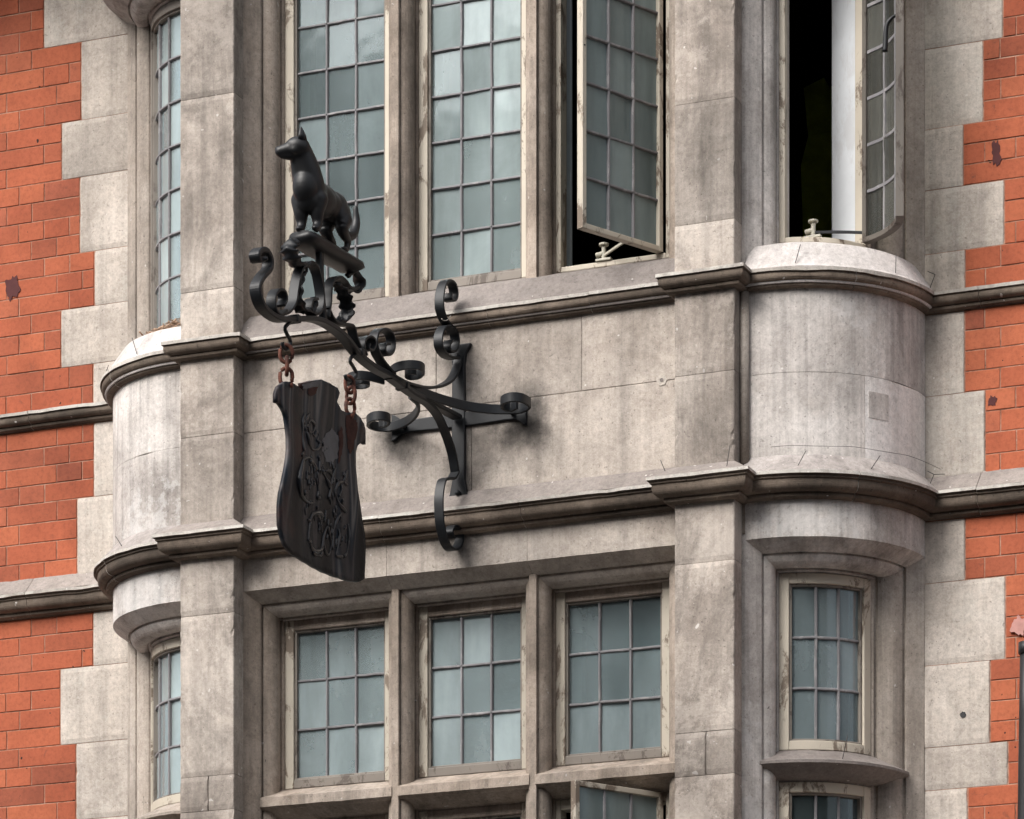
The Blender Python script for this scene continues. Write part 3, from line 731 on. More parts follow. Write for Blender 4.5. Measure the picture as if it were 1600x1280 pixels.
# casement furniture
def handle(pts, parent, r=.006):
    return tube('handle', pts, lambda t: r * (.7 + .9 * t * (1 - .3 * t)), M['iron'], parent, 8, 6)
hx, hy = W and (.742 - .395 * math.cos(R_(64)), -.335 - .395 * math.sin(R_(64)))
handle([(hx - .005, hy + .012, 7.02), (hx - .022, hy + .03, 7.0), (hx - .030, hy + .034, 6.96), (hx - .028, hy + .03, 6.91), (hx - .024, hy + .028, 6.885)], W['uopen'])
def stay(parent, base, end):
    bx, by, bz = base
    vf = [tubevf([(bx, by, bz), (bx, by, bz + .012), (bx, by, bz + .05)], .009, 8, 1), tubevf([(bx, by, bz + .05), (bx, by, bz + .058)], .019, 10, 1), tubevf([(bx - .03, by, bz + .018), (bx, by, bz + .022)], .010, 8, 1), boxvf(bx - .03, bx + .03, by - .01, by + .01, bz - .006, bz + .003)]
    mk('stay_peg', *join(*vf), M['brass'], parent, smooth=False, bevel=.002)
    strap('stay_bar', [(bx, by, bz + .014), tuple((a + b) / 2 for a, b in zip((bx, by, bz + .018), end)), end], (0, 0, 1), .010, .007, M['brass'] if end[0] < 1 else M['iron'], parent)
stay(W['uopen'], (.500, -.325, 6.372), (.66, -.44, 6.40))
stay(W['copen'], (1.285, -.275, 6.368), (1.455, -.235, 6.372))
co = Win('curve', 8.5, 66.0, 'R', hz, R_(94.5))
q = co.at(.03, -.03, 7.075); q2 = co.at(.012, -.03, 7.075)
handle([q2, (q[0] - .012, q[1] - .01, 7.07), (q[0] - .030, q[1] - .012, 7.045), (q[0] - .034, q[1] - .012, 6.99), (q[0] - .036, q[1] - .012, 6.955)], W['copen'], .0075)

# bird wires: pins and thin wires on the weatherings
def pin(p, q): tube('wire_pin', [p, tuple((a + b) / 2 for a, b in zip(p, q)), q], .0014, M['wire'], B, 6, 2)
def arcp(side, a, o, z):
    s_ = 1 if side == 'R' else -1; c_ = CR if side == 'R' else CL
    return (c_ + s_ * (RB + o) * math.sin(R_(a)), -(RB + o) * math.cos(R_(a)), z)
for a in (18, 47):
    pin(arcp('R', a, .050, CLT + .02), arcp('R', a + 3, .066, CLT + .068))
for a in (17, 60): pin(arcp('R', a, .036, CU + .015), arcp('R', a + 2, .02, CU + .085))
for a in (20, 62): pin(arcp('L', a, .040, CU + .012), arcp('L', a + 6, .02, CU + .09))
for a in (28, 70): pin(arcp('L', a, .055, CLT + .02), arcp('L', a + 4, .06, CLT + .065))
pin((PX['R'][0] - .035, F - .05, CLT + .02), (PX['R'][0] - .06, F - .06, CLT + .085))
pin((PX['R'][1] - .01, PL - .05, CLT + .015), (PX['R'][1] + .005, PL - .06, CLT + .085))
pin((1.645, -.05, CLT + .02), (1.67, -.06, CLT + .065)); pin((1.67, -.06, CLT + .065), (1.645, -.06, CLT + .08)); pin((1.67, -.06, CLT + .065), (1.71, -.06, CLT + .062))
pin((1.645, -.03, CU + .02), (1.668, -.04, CU + .065)); pin((1.668, -.04, CU + .065), (1.64, -.04, CU + .08))
pin(arcp('R', 40, -.06, 4.478), arcp('R', 42, -.05, 4.56))
for (x, z) in ((-.83, 4.63), (-.275, 4.64), (.277, 4.655), (1.16, 4.66)):
    y = -.425 if x < 1 else -.42
    pin((x, y + .01, z), (x + .012, y - .012, z + .002))
for a0, a1, o, z in ((8, 86, .072, CLT + .084), ):
    tube('bird_wire', [arcp('R', a0 + (a1 - a0) * i / 10, o, z + .002 * math.sin(i * 2)) for i in range(11)], .0009, M['wire'], B, 5, 2)
# old fixing holes
def disc(name, c, n, r, mat, parent, ro=.0):
    n = Vector(n).normalized(); a = n.cross(Vector((0, 0, 1))).normalized(); b = n.cross(a); c = Vector(c); k = 14
    v = [c + (a * math.cos(2 * math.pi * i / k) + b * math.sin(2 * math.pi * i / k)) * r * (1 + .12 * math.sin(3 * i)) for i in range(k)]
    v2 = [p - n * .01 for p in v]
    return mk(name, v + v2, [tuple(range(k)), tuple(range(k, 2 * k))[::-1]] + [(i, (i + 1) % k, k + (i + 1) % k, k + i) for i in range(k)], mat, parent)
hx_, hz_ = (0.7837, 5.8543)
disc('mortar_plug', (hx_, F - .0035, hz_), (0, -1, 0), .020, M['quoin'], B); disc('fixing_hole', (hx_, F - .005, hz_), (0, -1, 0), .007, M['sill_dark'], B)
hx_, hz_ = (1.7619, 4.6698)
disc('fixing_hole', (hx_, -.0062, hz_), (0, -1, 0), .011, M['black'], B)

# black rainwater pipe at the far right
pp = thing('rainwater_pipe', (2.045, -.06, 3.5), 'black rainwater pipe on the brickwork at the right edge', 'pipe')
tube('pipe', [(2.0020, -.075, 3.46), (2.0100, -.075, 4.2), (2.0200, -.075, 4.86)], .028, M['black'], pp, 14, 3)
tube('collar', [(2.0200, -.075, 4.85), (2.0205, -.075, 4.89)], .034, M['black'], pp, 14, 1)
v, f = boxvf(1.99, 2.08, -.05, .004, 4.60, 4.62); mk('bracket', v, f, M['black'], pp)

# dry twigs on the left sill
tv = []
rr = random.Random(3)
for i in range(70):
    a = rr.uniform(8, 40); o = rr.uniform(-.14, -.075); c = Vector(arcp('L', a, o, 0)); zb = 6.343 + (-.15 - o) * .72
    c.z = zb + rr.uniform(.0, .035); d = Vector((rr.uniform(-1, 1), rr.uniform(-1, 1), rr.uniform(-.4, .4))).normalized() * rr.uniform(.012, .03)
    tv.append(tubevf([c - d, c, c + d], rr.uniform(.0015, .005), 5, 1))
tw = mk('dry_debris', *join(*tv), M['twig']); tag(tw, 'dry brown twigs and leaf litter heaped on left curved sill', 'debris', kind='stuff')

# hi-vis waistcoat in the dark room
hv = thing('safety_vest', (.86, 1.35, 6.12), 'yellow safety vest hanging in the dark behind the open curved window', 'vest')
def vest_panel(y, x0=.78):
    ring = [(-.13, .0), (.13, .0), (.14, .30), (.115, .40), (.13, .56), (.06, .60), (.0, .50), (-.06, .60), (-.13, .56), (-.115, .40), (-.14, .30)]
    v = [(x0 + .08 + a, y + .05 * math.cos(a * 14), 6.86 + b * 1.2) for a, b in ring]; v2 = [(x, yy + .012, z) for x, yy, z in v]; n = len(v)
    return v + v2, [tuple(range(n)), tuple(range(n, 2 * n))[::-1]] + [(i, (i + 1) % n, n + (i + 1) % n, n + i) for i in range(n)]
mk('front_panel', *vest_panel(1.30), M['hivis'], hv); mk('back_panel', *vest_panel(1.40), M['hivis'], hv)
tube('coat_hook', [(.86, 1.36, 7.52), (.86, 1.36, 7.62), (.86, 1.6, 7.66), (.86, 3.2, 7.66)], .008, M['black'], hv, 6, 3)

# ------------------------------------------------------------------ wrought iron bracket
X0 = -.0055
K = thing('sign_bracket', (X0, F, 5.80), 'black wrought iron sign bracket with scrolls fixed to stone panel', 'bracket')
WX_ = (1, 0, 0); IR = M['iron']
# cruciform wall plate with fish tail ends
def bar_plate(pts, halves, y0, y1, axis):
    v = []; f = []
    for (p, h) in zip(pts, halves):
        for s_ in (-1, 1):
            for y in (y0, y1): v.append((p[0] + (s_ * h if axis == 'z' else 0), y, p[1] + (s_ * h if axis == 'x' else 0)))
    for i in range(len(pts) - 1):
        a = i * 4; f += [(a, a + 2, a + 6, a + 4), (a + 1, a + 5, a + 7, a + 3), (a, a + 4, a + 5, a + 1), (a + 2, a + 3, a + 7, a + 6)]
    e = len(pts) * 4 - 4; f += [(0, 1, 3, 2), (e, e + 2, e + 3, e + 1)]; return v, f
cx, cz = X0, 5.80
up = [(cx, 5.49), (cx, 5.50), (cx, 5.53), (cx, 5.58), (cx, 5.75), (cx, 5.86), (cx, 6.0), (cx, 6.04), (cx, 6.065), (cx, 6.075)]
mk('upright_plate', *bar_plate(up, [.052, .050, .034, .024, .026, .026, .024, .030, .046, .050], F - .016, F + .004, 'z'), IR, K, bevel=.003)
ac = [(-.275, cz), (-.262, cz), (-.235, cz), (-.20, cz), (-.06, cz), (.05, cz), (.19, cz), (.225, cz), (.25, cz), (.262, cz)]
mk('cross_plate', *bar_plate([(x, z) for x, z in ac], [.050, .046, .026, .022, .026, .026, .022, .026, .046, .050], F - .013, F + .004, 'x'), IR, K, bevel=.003)
for (x, z) in ((cx, 5.53), (cx, 6.03), (.21, cz), (-.22, cz)):
    tube('bolt', [(x, F - .012, z), (x, F - .028, z)], .010, IR, K, 8, 1)
# main arm
arm = [(-0.005, -0.506, 5.805), (-0.005, -0.771, 5.788), (-0.005, -0.928, 5.780), (-0.005, -1.109, 5.784), (-0.005, -1.243, 5.777), (-0.005, -1.375, 5.785), (-0.005, -1.484, 5.811), (-0.005, -1.601, 5.816), (-0.005, -1.722, 5.802), (-0.005, -1.889, 5.752), (-0.005, -2.005, 5.720), (-0.005, -2.114, 5.725), (-0.005, -2.156, 5.771), (-0.005, -2.123, 5.818), (-0.005, -2.071, 5.862), (-0.005, -2.067, 5.895), (-0.005, -2.095, 5.913), (-0.005, -2.133, 5.905), (-0.005, -2.161, 5.882), (-0.005, -2.147, 5.868), (-0.005, -2.114, 5.882)]
strap('arm', arm, WX_, .040, .017, IR, K, 8)
tube('scroll_pin', [(X0 - .030, arm[-2][1] + .015, arm[-2][2] + .006), (X0 + .032, arm[-2][1] + .015, arm[-2][2] + .006)], .006, IR, K, 8, 1)
# four flaring stays to the ends of the wall plate
strap('stay_strap', [(-0.005, -1.109, 5.779), (-0.005, -0.928, 5.776), (-0.005, -0.783, 5.780), (-0.005, -0.680, 5.760), (-0.005, -0.605, 5.711), (-0.005, -0.553, 5.659), (-0.005, -0.524, 5.599)], WX_, .034, .013, IR, K)
strap('stay_strap', [(-0.005, -1.038, 5.790), (-0.005, -0.901, 5.809), (-0.005, -0.788, 5.833), (-0.005, -0.674, 5.870), (-0.005, -0.570, 5.923), (-0.005, -0.512, 5.984), (-0.005, -0.494, 6.033)], WX_, .034, .010, IR, K)
hr = [(-0.023, -1.043, 5.800), (-0.010, -0.917, 5.800), (0.030, -0.761, 5.800), (0.085, -0.639, 5.800), (0.145, -0.572, 5.800), (0.208, -0.537, 5.800), (0.252, -0.527, 5.800), (0.292, -0.552, 5.800), (0.313, -0.585, 5.800), (0.308, -0.645, 5.800), (0.273, -0.668, 5.800), (0.233, -0.644, 5.800), (0.214, -0.593, 5.800), (0.231, -0.561, 5.800), (0.264, -0.581, 5.800)]
strap('stay_strap', hr, (0, 0, 1), .034, .011, IR, K)
hl = [(-0.044, -0.842, 5.800), (-0.053, -0.755, 5.800), (-0.080, -0.683, 5.800), (-0.139, -0.597, 5.800), (-0.209, -0.533, 5.800), (-0.272, -0.507, 5.800), (-0.311, -0.523, 5.800), (-0.328, -0.565, 5.800), (-0.315, -0.611, 5.800), (-0.278, -0.647, 5.800), (-0.242, -0.641, 5.800), (-0.234, -0.603, 5.800), (-0.264, -0.564, 5.800), (-0.291, -0.567, 5.800)]
strap('stay_strap', hl, (0, 0, 1), .034, .011, IR, K)
# in-plane scrolls along the arm and the wall
sc_list = [
 [(-0.005, -0.518, 6.017), (-0.005, -0.553, 6.007), (-0.005, -0.617, 5.998), (-0.005, -0.669, 6.013), (-0.005, -0.674, 6.053), (-0.005, -0.640, 6.093), (-0.005, -0.582, 6.112), (-0.005, -0.535, 6.103), (-0.005, -0.524, 6.067), (-0.005, -0.553, 6.032), (-0.005, -0.594, 6.021), (-0.005, -0.605, 6.038), (-0.005, -0.582, 6.061)],
 [(-0.005, -0.553, 6.100), (-0.005, -0.576, 6.112), (-0.005, -0.628, 6.124), (-0.005, -0.663, 6.156), (-0.005, -0.663, 6.202), (-0.005, -0.640, 6.248), (-0.005, -0.599, 6.275), (-0.005, -0.553, 6.275), (-0.005, -0.535, 6.245), (-0.005, -0.553, 6.217), (-0.005, -0.588, 6.211), (-0.005, -0.588, 6.232)],
 [(-0.005, -0.524, 5.599), (-0.005, -0.559, 5.567), (-0.005, -0.605, 5.555), (-0.005, -0.646, 5.533), (-0.005, -0.669, 5.476), (-0.005, -0.669, 5.418), (-0.005, -0.657, 5.370), (-0.005, -0.617, 5.320), (-0.005, -0.564, 5.307), (-0.005, -0.512, 5.327), (-0.005, -0.482, 5.367), (-0.005, -0.506, 5.396), (-0.005, -0.553, 5.394), (-0.005, -0.582, 5.368), (-0.005, -0.564, 5.351)],
 [(-0.005, -1.082, 5.796), (-0.005, -1.125, 5.804), (-0.005, -1.179, 5.817), (-0.005, -1.222, 5.839), (-0.005, -1.238, 5.874), (-0.005, -1.217, 5.907), (-0.005, -1.163, 5.932), (-0.005, -1.109, 5.934), (-0.005, -1.088, 5.911), (-0.005, -1.098, 5.874), (-0.005, -1.136, 5.850), (-0.005, -1.169, 5.856), (-0.005, -1.158, 5.880), (-0.005, -1.125, 5.891)],
]
for s_ in sc_list: strap('scroll', s_, WX_, .036, .009, IR, K)
strap('scroll', [(-0.043, -1.022, 5.815), (-0.005, -1.078, 5.815), (0.038, -1.107, 5.815), (0.079, -1.106, 5.815), (0.104, -1.080, 5.815), (0.097, -1.035, 5.815), (0.062, -0.995, 5.815), (0.028, -0.993, 5.815), (0.024, -1.026, 5.815), (0.051, -1.055, 5.815), (0.069, -1.039, 5.815)], (0, 0, 1), .032, .009, IR, K)
strap('scroll', [(-0.047, -1.057, 5.790), (-0.064, -1.095, 5.790), (-0.088, -1.129, 5.790), (-0.119, -1.142, 5.790), (-0.152, -1.124, 5.790), (-0.172, -1.077, 5.790), (-0.156, -1.046, 5.790), (-0.124, -1.041, 5.790), (-0.103, -1.064, 5.790), (-0.115, -1.093, 5.790), (-0.140, -1.087, 5.790)], (0, 0, 1), .032, .009, IR, K)
strap('scroll', [(-0.005, -1.328, 5.792), (-0.005, -1.349, 5.811), (-0.005, -1.344, 5.839), (-0.005, -1.307, 5.863), (-0.005, -1.270, 5.867), (-0.005, -1.259, 5.848), (-0.005, -1.281, 5.824), (-0.005, -1.312, 5.821), (-0.005, -1.307, 5.838)], WX_, .044, .008, IR, K)
# clips round the arm
def clip(p, s=.026, w=.05):
    v, f = boxvf(p[0] - w / 2, p[0] + w / 2, p[1] - s / 2, p[1] + s / 2, p[2] - s / 2, p[2] + s / 2); mk('clip', v, f, IR, K, bevel=.004)
for p in [(-0.005, -1.874, 5.756), (-0.005, -1.365, 5.791), (-0.005, -0.989, 5.782)]: clip(p)
# cradle carrying the plank: post, arched strap, loops, leaves
strap('post', [(-0.005, -1.642, 5.823), (-0.005, -1.657, 5.884), (-0.005, -1.667, 5.945), (-0.005, -1.672, 6.030), (-0.005, -1.672, 6.052)], WX_, .024, .024, IR, K, 3)
strap('cradle_strap', [(-0.005, -1.952, 5.761), (-0.005, -1.995, 5.733), (-0.005, -2.033, 5.743), (-0.005, -2.038, 5.779), (-0.005, -2.009, 5.811), (-0.005, -1.966, 5.820), (-0.005, -1.952, 5.799), (-0.005, -1.971, 5.772)], WX_, .036, .009, IR, K)
strap('cradle_strap', [(-0.005, -1.981, 5.737), (-0.005, -1.928, 5.764), (-0.005, -1.884, 5.807), (-0.005, -1.865, 5.864), (-0.005, -1.840, 5.922), (-0.005, -1.796, 5.964), (-0.005, -1.747, 5.983), (-0.005, -1.707, 5.972), (-0.005, -1.682, 5.937), (-0.005, -1.667, 5.891), (-0.005, -1.682, 5.844), (-0.005, -1.722, 5.817), (-0.005, -1.762, 5.822), (-0.005, -1.752, 5.855), (-0.005, -1.712, 5.871)], WX_, .036, .009, IR, K)
strap('cradle_strap', [(-0.005, -1.627, 5.836), (-0.005, -1.612, 5.897), (-0.005, -1.606, 5.942), (-0.005, -1.581, 5.976), (-0.005, -1.535, 5.999), (-0.005, -1.489, 6.000), (-0.005, -1.458, 5.990), (-0.005, -1.422, 5.992), (-0.005, -1.386, 6.010)], WX_, .036, .010, IR, K)
strap('cradle_strap', [(-0.005, -1.627, 5.871), (-0.005, -1.586, 5.844), (-0.005, -1.525, 5.843), (-0.005, -1.458, 5.860), (-0.005, -1.422, 5.862), (-0.005, -1.396, 5.830), (-0.005, -1.359, 5.801)], WX_, .034, .010, IR, K)
def leaf(name, path, w, cup, teeth=6, parent=K, twist=0):
    P = catmull(path, 7); n = len(P); C_ = 7; v = []; f = []
    for i, p in enumerate(P):
        t = i / (n - 1); a = P[max(i - 1, 0)]; b = P[min(i + 1, n - 1)]; T = (b - a).normalized(); Wd = Vector((1, 0, 0)); Nn = T.cross(Wd).normalized()
        ww = w * (.35 + .65 * math.sin(math.pi * min(1, .12 + .82 * t))) * (1 + .18 * math.sin(t * teeth * 2 * math.pi))
        for k in range(C_):
            s_ = (k / (C_ - 1) - .5) * 2
            v.append(p + Wd * (s_ * ww / 2) + Nn * (cup * (s_ * s_ - .3) + .004 * math.sin(t * teeth * 2 * math.pi + abs(s_) * 2)))
    for i in range(n - 1):
        for k in range(C_ - 1): f.append((i * C_ + k, i * C_ + k + 1, (i + 1) * C_ + k + 1, (i + 1) * C_ + k))
    o = mk(name, v, f, IR, parent, smooth=True, recalc=False)
    s_ = o.modifiers.new('solid', 'SOLIDIFY'); s_.thickness = .005; return o
leaf('leaf', [(-0.005, -1.766, 5.966), (-0.005, -1.816, 5.945), (-0.005, -1.865, 5.940), (-0.005, -1.899, 5.951), (-0.005, -1.918, 5.970), (-0.005, -1.913, 5.995), (-0.005, -1.879, 6.019), (-0.005, -1.850, 6.022)], .062, .016, 6)
leaf('leaf', [(-0.005, -1.786, 5.943), (-0.005, -1.826, 5.897), (-0.005, -1.845, 5.852), (-0.005, -1.830, 5.818), (-0.005, -1.776, 5.818), (-0.005, -1.732, 5.848), (-0.005, -1.737, 5.872)], .052, .013, 7)
leaf('leaf', [(-0.005, -1.556, 5.980), (-0.005, -1.510, 5.980), (-0.005, -1.474, 5.965), (-0.005, -1.448, 5.938), (-0.005, -1.443, 5.904), (-0.005, -1.474, 5.867), (-0.005, -1.525, 5.845), (-0.005, -1.546, 5.856)], .056, .014, 7)
leaf('leaf', [(-0.005, -1.458, 5.996), (-0.005, -1.422, 5.994), (-0.005, -1.380, 6.007), (-0.005, -1.354, 6.032), (-0.005, -1.375, 6.052), (-0.005, -1.417, 6.048), (-0.005, -1.448, 6.026)], .042, .010, 4)
strap('tie_wire', [(0.015, -0.692, 6.107), (0.015, -0.675, 6.106), (0.015, -0.640, 6.118), (0.015, -0.611, 6.143)], WX_, .003, .003, M['ochre'], K, 4)
# plank under the dog
pk = {'c': Vector((X0 - .008, -1.592, 6.064)), 'L': .372, 'w': .108, 'h': .044, 'yaw': R_(-4.5)}
v = []; f = []; NS = 14
for i in range(NS + 1):
    t = i / NS; y = -pk['L'] / 2 + pk['L'] * t; e = min(1, math.sqrt(max(0, 1 - max(0, abs(2 * t - 1) - .82) ** 2 / .18 ** 2)) * .55 + .45)
    for k in range(14):
        a = 2 * math.pi * k / 14; ca, sa = math.cos(a), math.sin(a)
        x = math.copysign(abs(ca) ** .75, ca) * pk['w'] / 2 * (.6 + .4 * e); z = math.copysign(abs(sa) ** (.6 if sa > 0 else .95), sa) * pk['h'] / 2 * (e if sa < 0 else .9 + .1 * e)
        z -= .004 * math.sin(5 * t) * (1 if sa < 0 else 0)
        v.append(pk['c'] + Vector((x * math.cos(pk['yaw']) - y * math.sin(pk['yaw']), x * math.sin(pk['yaw']) + y * math.cos(pk['yaw']), z)))
for i in range(NS):
    for k in range(14): f.append((i * 14 + k, i * 14 + (k + 1) % 14, i * 14 + 14 + (k + 1) % 14, i * 14 + 14 + k))
f += [tuple(range(14))[::-1], tuple(range(NS * 14, NS * 14 + 14))]
mk('plank', v, f, M['bronze'], K, smooth=True)

# ------------------------------------------------------------------ chains and sign
def chain(label, hook, links, rot0, loc):
    c = thing('chain', loc, label, 'chain', 'chains holding the hanging sign')
    tube('hook', hook, .0065, M['iron'], c, 8, 6)
    for i, (p, h, w) in enumerate(links):
        a = rot0 + (math.pi / 2 if i % 2 else 0); pts = []
        for k in range(16):
            g = 2 * math.pi * k / 16; lx = w / 2 * math.cos(g); lz = h / 2 * math.copysign(abs(math.sin(g)) ** .8, math.sin(g))
            pts.append((p[0] + lx * math.cos(a), p[1] + lx * math.sin(a), p[2] + lz))
        tube('link', pts, .0068, M['rust'], c, 7, 1, closed=True, raw=True)
def links(pts, h, w): return [(p, h, w) for p in pts]
chain('short rusty chain at the outer end of the arm, holding the sign', [(-0.005, -1.879, 5.755), (-0.005, -1.918, 5.726), (-0.005, -1.937, 5.708), (-0.005, -1.923, 5.693), (-0.005, -1.899, 5.679), (-0.005, -1.899, 5.662), (-0.005, -1.928, 5.641), (-0.005, -1.952, 5.644), (-0.005, -1.957, 5.656)],
      links([(-0.005, -1.928, 5.626), (-0.005, -1.923, 5.587), (-0.005, -1.928, 5.549)], .058, .042), .5, (X0, -1.92, 5.55))
chain('short rusty chain nearer the wall, hanging over the right corner of the sign', [(-0.005, -1.380, 5.784), (-0.005, -1.417, 5.762), (-0.005, -1.427, 5.744), (-0.005, -1.401, 5.732), (-0.005, -1.380, 5.720), (-0.005, -1.386, 5.701), (-0.005, -1.422, 5.680), (-0.005, -1.458, 5.676), (-0.005, -1.469, 5.686)],
      links([(-0.005, -1.432, 5.663), (-0.005, -1.422, 5.629), (-0.005, -1.427, 5.588)], .056, .042), 1.2, (X0, -1.42, 5.55))

S = thing('hanging_sign', (X0, -1.65, 5.02), 'dark weathered shield shaped sign board with raised lettering hanging on chains', 'sign')
outline = [(-0.005, -2.019, 5.439), (-0.005, -2.019, 5.467), (-0.005, -2.005, 5.494), (-0.005, -1.962, 5.523), (-0.005, -1.913, 5.534), (-0.005, -1.865, 5.533), (-0.005, -1.821, 5.531), (-0.005, -1.840, 5.551), (-0.005, -1.757, 5.583), (-0.005, -1.662, 5.616), (-0.005, -1.591, 5.623), (-0.005, -1.530, 5.625), (-0.005, -1.515, 5.612), (-0.005, -1.530, 5.577), (-0.005, -1.499, 5.557), (-0.005, -1.458, 5.560), (-0.005, -1.406, 5.574), (-0.005, -1.365, 5.568), (-0.005, -1.339, 5.551), (-0.005, -1.328, 5.533), (-0.005, -1.323, 5.486), (-0.005, -1.349, 5.488), (-0.005, -1.375, 5.468), (-0.005, -1.386, 5.447), (-0.005, -1.391, 5.393), (-0.005, -1.386, 5.313), (-0.005, -1.370, 5.264), (-0.005, -1.354, 5.215), (-0.005, -1.333, 5.174), (-0.005, -1.323, 5.134), (-0.005, -1.323, 5.077), (-0.005, -1.333, 5.019), (-0.005, -1.365, 5.002), (-0.005, -1.422, 4.991), (-0.005, -1.474, 4.986), (-0.005, -1.566, 4.979), (-0.005, -1.662, 4.972), (-0.005, -1.752, 4.968), (-0.005, -1.835, 4.965), (-0.005, -1.899, 4.964), (-0.005, -1.937, 4.970), (-0.005, -1.966, 4.982), (-0.005, -1.981, 5.004), (-0.005, -1.995, 5.042), (-0.005, -1.995, 5.072), (-0.005, -1.995, 5.106), (-0.005, -1.990, 5.147), (-0.005, -1.976, 5.195), (-0.005, -1.962, 5.243), (-0.005, -1.947, 5.298), (-0.005, -1.942, 5.350), (-0.005, -1.947, 5.383), (-0.005, -1.952, 5.405), (-0.005, -1.962, 5.421), (-0.005, -1.976, 5.432), (-0.005, -1.995, 5.442)]
def warp(y, z): return .010 * math.sin((y + 1.4) * 9) * 1.0 + .004 * math.sin(z * 17) + .0010 * math.sin(y * 70)
bm = bmesh.new()
vs_ = [bm.verts.new((0, p[1], p[2])) for p in outline]; fc = bm.faces.new(vs_); fc.normal_update()
bmesh.ops.triangulate(bm, faces=[fc])
for _ in range(5):
    long = [e for e in bm.edges if e.calc_length() > .022]
    if not long: break
    bmesh.ops.subdivide_edges(bm, edges=long, cuts=1, use_grid_fill=False); bmesh.ops.triangulate(bm, faces=bm.faces[:])
for vv in bm.verts: vv.co.x = X0 + .007 + warp(vv.co.y, vv.co.z)
vv_ = [tuple(q.co) for q in bm.verts]; bm.verts.index_update(); ff_ = [tuple(q.index for q in fa.verts) for fa in bm.faces]; bm.free()
sb = mk('board', vv_, ff_, M['sign'], S, smooth=True); WM[sb.name] = Matrix()
if sb.data.polygons[0].normal.x < 0: sb.data.flip_normals()
so = sb.modifiers.new('solid', 'SOLIDIFY'); so.thickness = .014; so.offset = -1
def onsign(p, h=.004): return (X0 + .007 + h + warp(p[1], p[2]), p[1], p[2])
strokes = [
 ([(0.000, -1.803, 5.460), (0.000, -1.822, 5.433), (0.000, -1.827, 5.393), (0.000, -1.827, 5.361), (0.000, -1.827, 5.327)], .0055), ([(0.000, -1.763, 5.475), (0.000, -1.793, 5.446), (0.000, -1.807, 5.427)], .0045), ([(0.000, -1.827, 5.327), (0.000, -1.847, 5.309), (0.000, -1.827, 5.302)], .004),
 ([(0.000, -1.773, 5.436), (0.000, -1.748, 5.453), (0.000, -1.718, 5.453), (0.000, -1.713, 5.435), (0.000, -1.733, 5.415), (0.000, -1.768, 5.412), (0.000, -1.778, 5.424)], .0045), ([(0.000, -1.788, 5.402), (0.000, -1.778, 5.375), (0.000, -1.748, 5.359), (0.000, -1.703, 5.367), (0.000, -1.673, 5.390), (0.000, -1.678, 5.403)], .006),
 ([(0.000, -1.733, 5.417), (0.000, -1.713, 5.413), (0.000, -1.693, 5.432), (0.000, -1.678, 5.423), (0.000, -1.693, 5.399)], .004),
 ([(0.000, -1.718, 5.296), (0.000, -1.743, 5.315), (0.000, -1.788, 5.316), (0.000, -1.832, 5.296), (0.000, -1.861, 5.258), (0.000, -1.871, 5.218), (0.000, -1.857, 5.187), (0.000, -1.817, 5.172), (0.000, -1.768, 5.171), (0.000, -1.733, 5.182)], .0085), ([(0.000, -1.778, 5.310), (0.000, -1.743, 5.302), (0.000, -1.723, 5.290)], .006),
 ([(0.000, -1.713, 5.288), (0.000, -1.703, 5.265), (0.000, -1.698, 5.234), (0.000, -1.703, 5.209), (0.000, -1.678, 5.209)], .006), ([(0.000, -1.693, 5.294), (0.000, -1.683, 5.331), (0.000, -1.673, 5.340), (0.000, -1.668, 5.326)], .005),
 ([(0.000, -1.663, 5.308), (0.000, -1.638, 5.302), (0.000, -1.613, 5.284), (0.000, -1.593, 5.268)], .0065), ([(0.000, -1.628, 5.317), (0.000, -1.598, 5.323), (0.000, -1.578, 5.311), (0.000, -1.588, 5.273), (0.000, -1.603, 5.226)], .005), ([(0.000, -1.542, 5.351), (0.000, -1.562, 5.319), (0.000, -1.583, 5.279)], .0045),
 ([(0.000, -1.455, 5.367), (0.000, -1.475, 5.335), (0.000, -1.485, 5.315), (0.000, -1.465, 5.312)], .0045), ([(0.000, -1.496, 5.312), (0.000, -1.532, 5.299), (0.000, -1.547, 5.267), (0.000, -1.532, 5.238), (0.000, -1.501, 5.224), (0.000, -1.470, 5.218)], .006), ([(0.000, -1.511, 5.311), (0.000, -1.506, 5.284), (0.000, -1.521, 5.258)], .004),
 ([(0.000, -1.643, 5.160), (0.000, -1.678, 5.162), (0.000, -1.728, 5.145), (0.000, -1.758, 5.116), (0.000, -1.768, 5.077), (0.000, -1.763, 5.046), (0.000, -1.733, 5.025), (0.000, -1.688, 5.027), (0.000, -1.648, 5.050), (0.000, -1.633, 5.084)], .0065), ([(0.000, -1.778, 5.113), (0.000, -1.758, 5.111), (0.000, -1.768, 5.081), (0.000, -1.773, 5.043), (0.000, -1.753, 5.046)], .005), ([(0.000, -1.698, 5.152), (0.000, -1.663, 5.142), (0.000, -1.653, 5.122)], .005),
 ([(0.000, -1.603, 5.135), (0.000, -1.623, 5.108), (0.000, -1.633, 5.075), (0.000, -1.618, 5.047), (0.000, -1.593, 5.042), (0.000, -1.572, 5.066), (0.000, -1.572, 5.097), (0.000, -1.588, 5.119), (0.000, -1.603, 5.135)], .005),
 ([(0.000, -1.506, 5.203), (0.000, -1.532, 5.174), (0.000, -1.547, 5.144), (0.000, -1.552, 5.108), (0.000, -1.557, 5.068)], .005), ([(0.000, -1.516, 5.148), (0.000, -1.511, 5.118), (0.000, -1.521, 5.077), (0.000, -1.527, 5.053), (0.000, -1.491, 5.058)], .005), ([(0.000, -1.449, 5.182), (0.000, -1.444, 5.146), (0.000, -1.449, 5.090), (0.000, -1.470, 5.065)], .0045),
 ([(0.000, -1.733, 5.017), (0.000, -1.698, 5.016), (0.000, -1.663, 5.020), (0.000, -1.648, 5.037)], .006)]
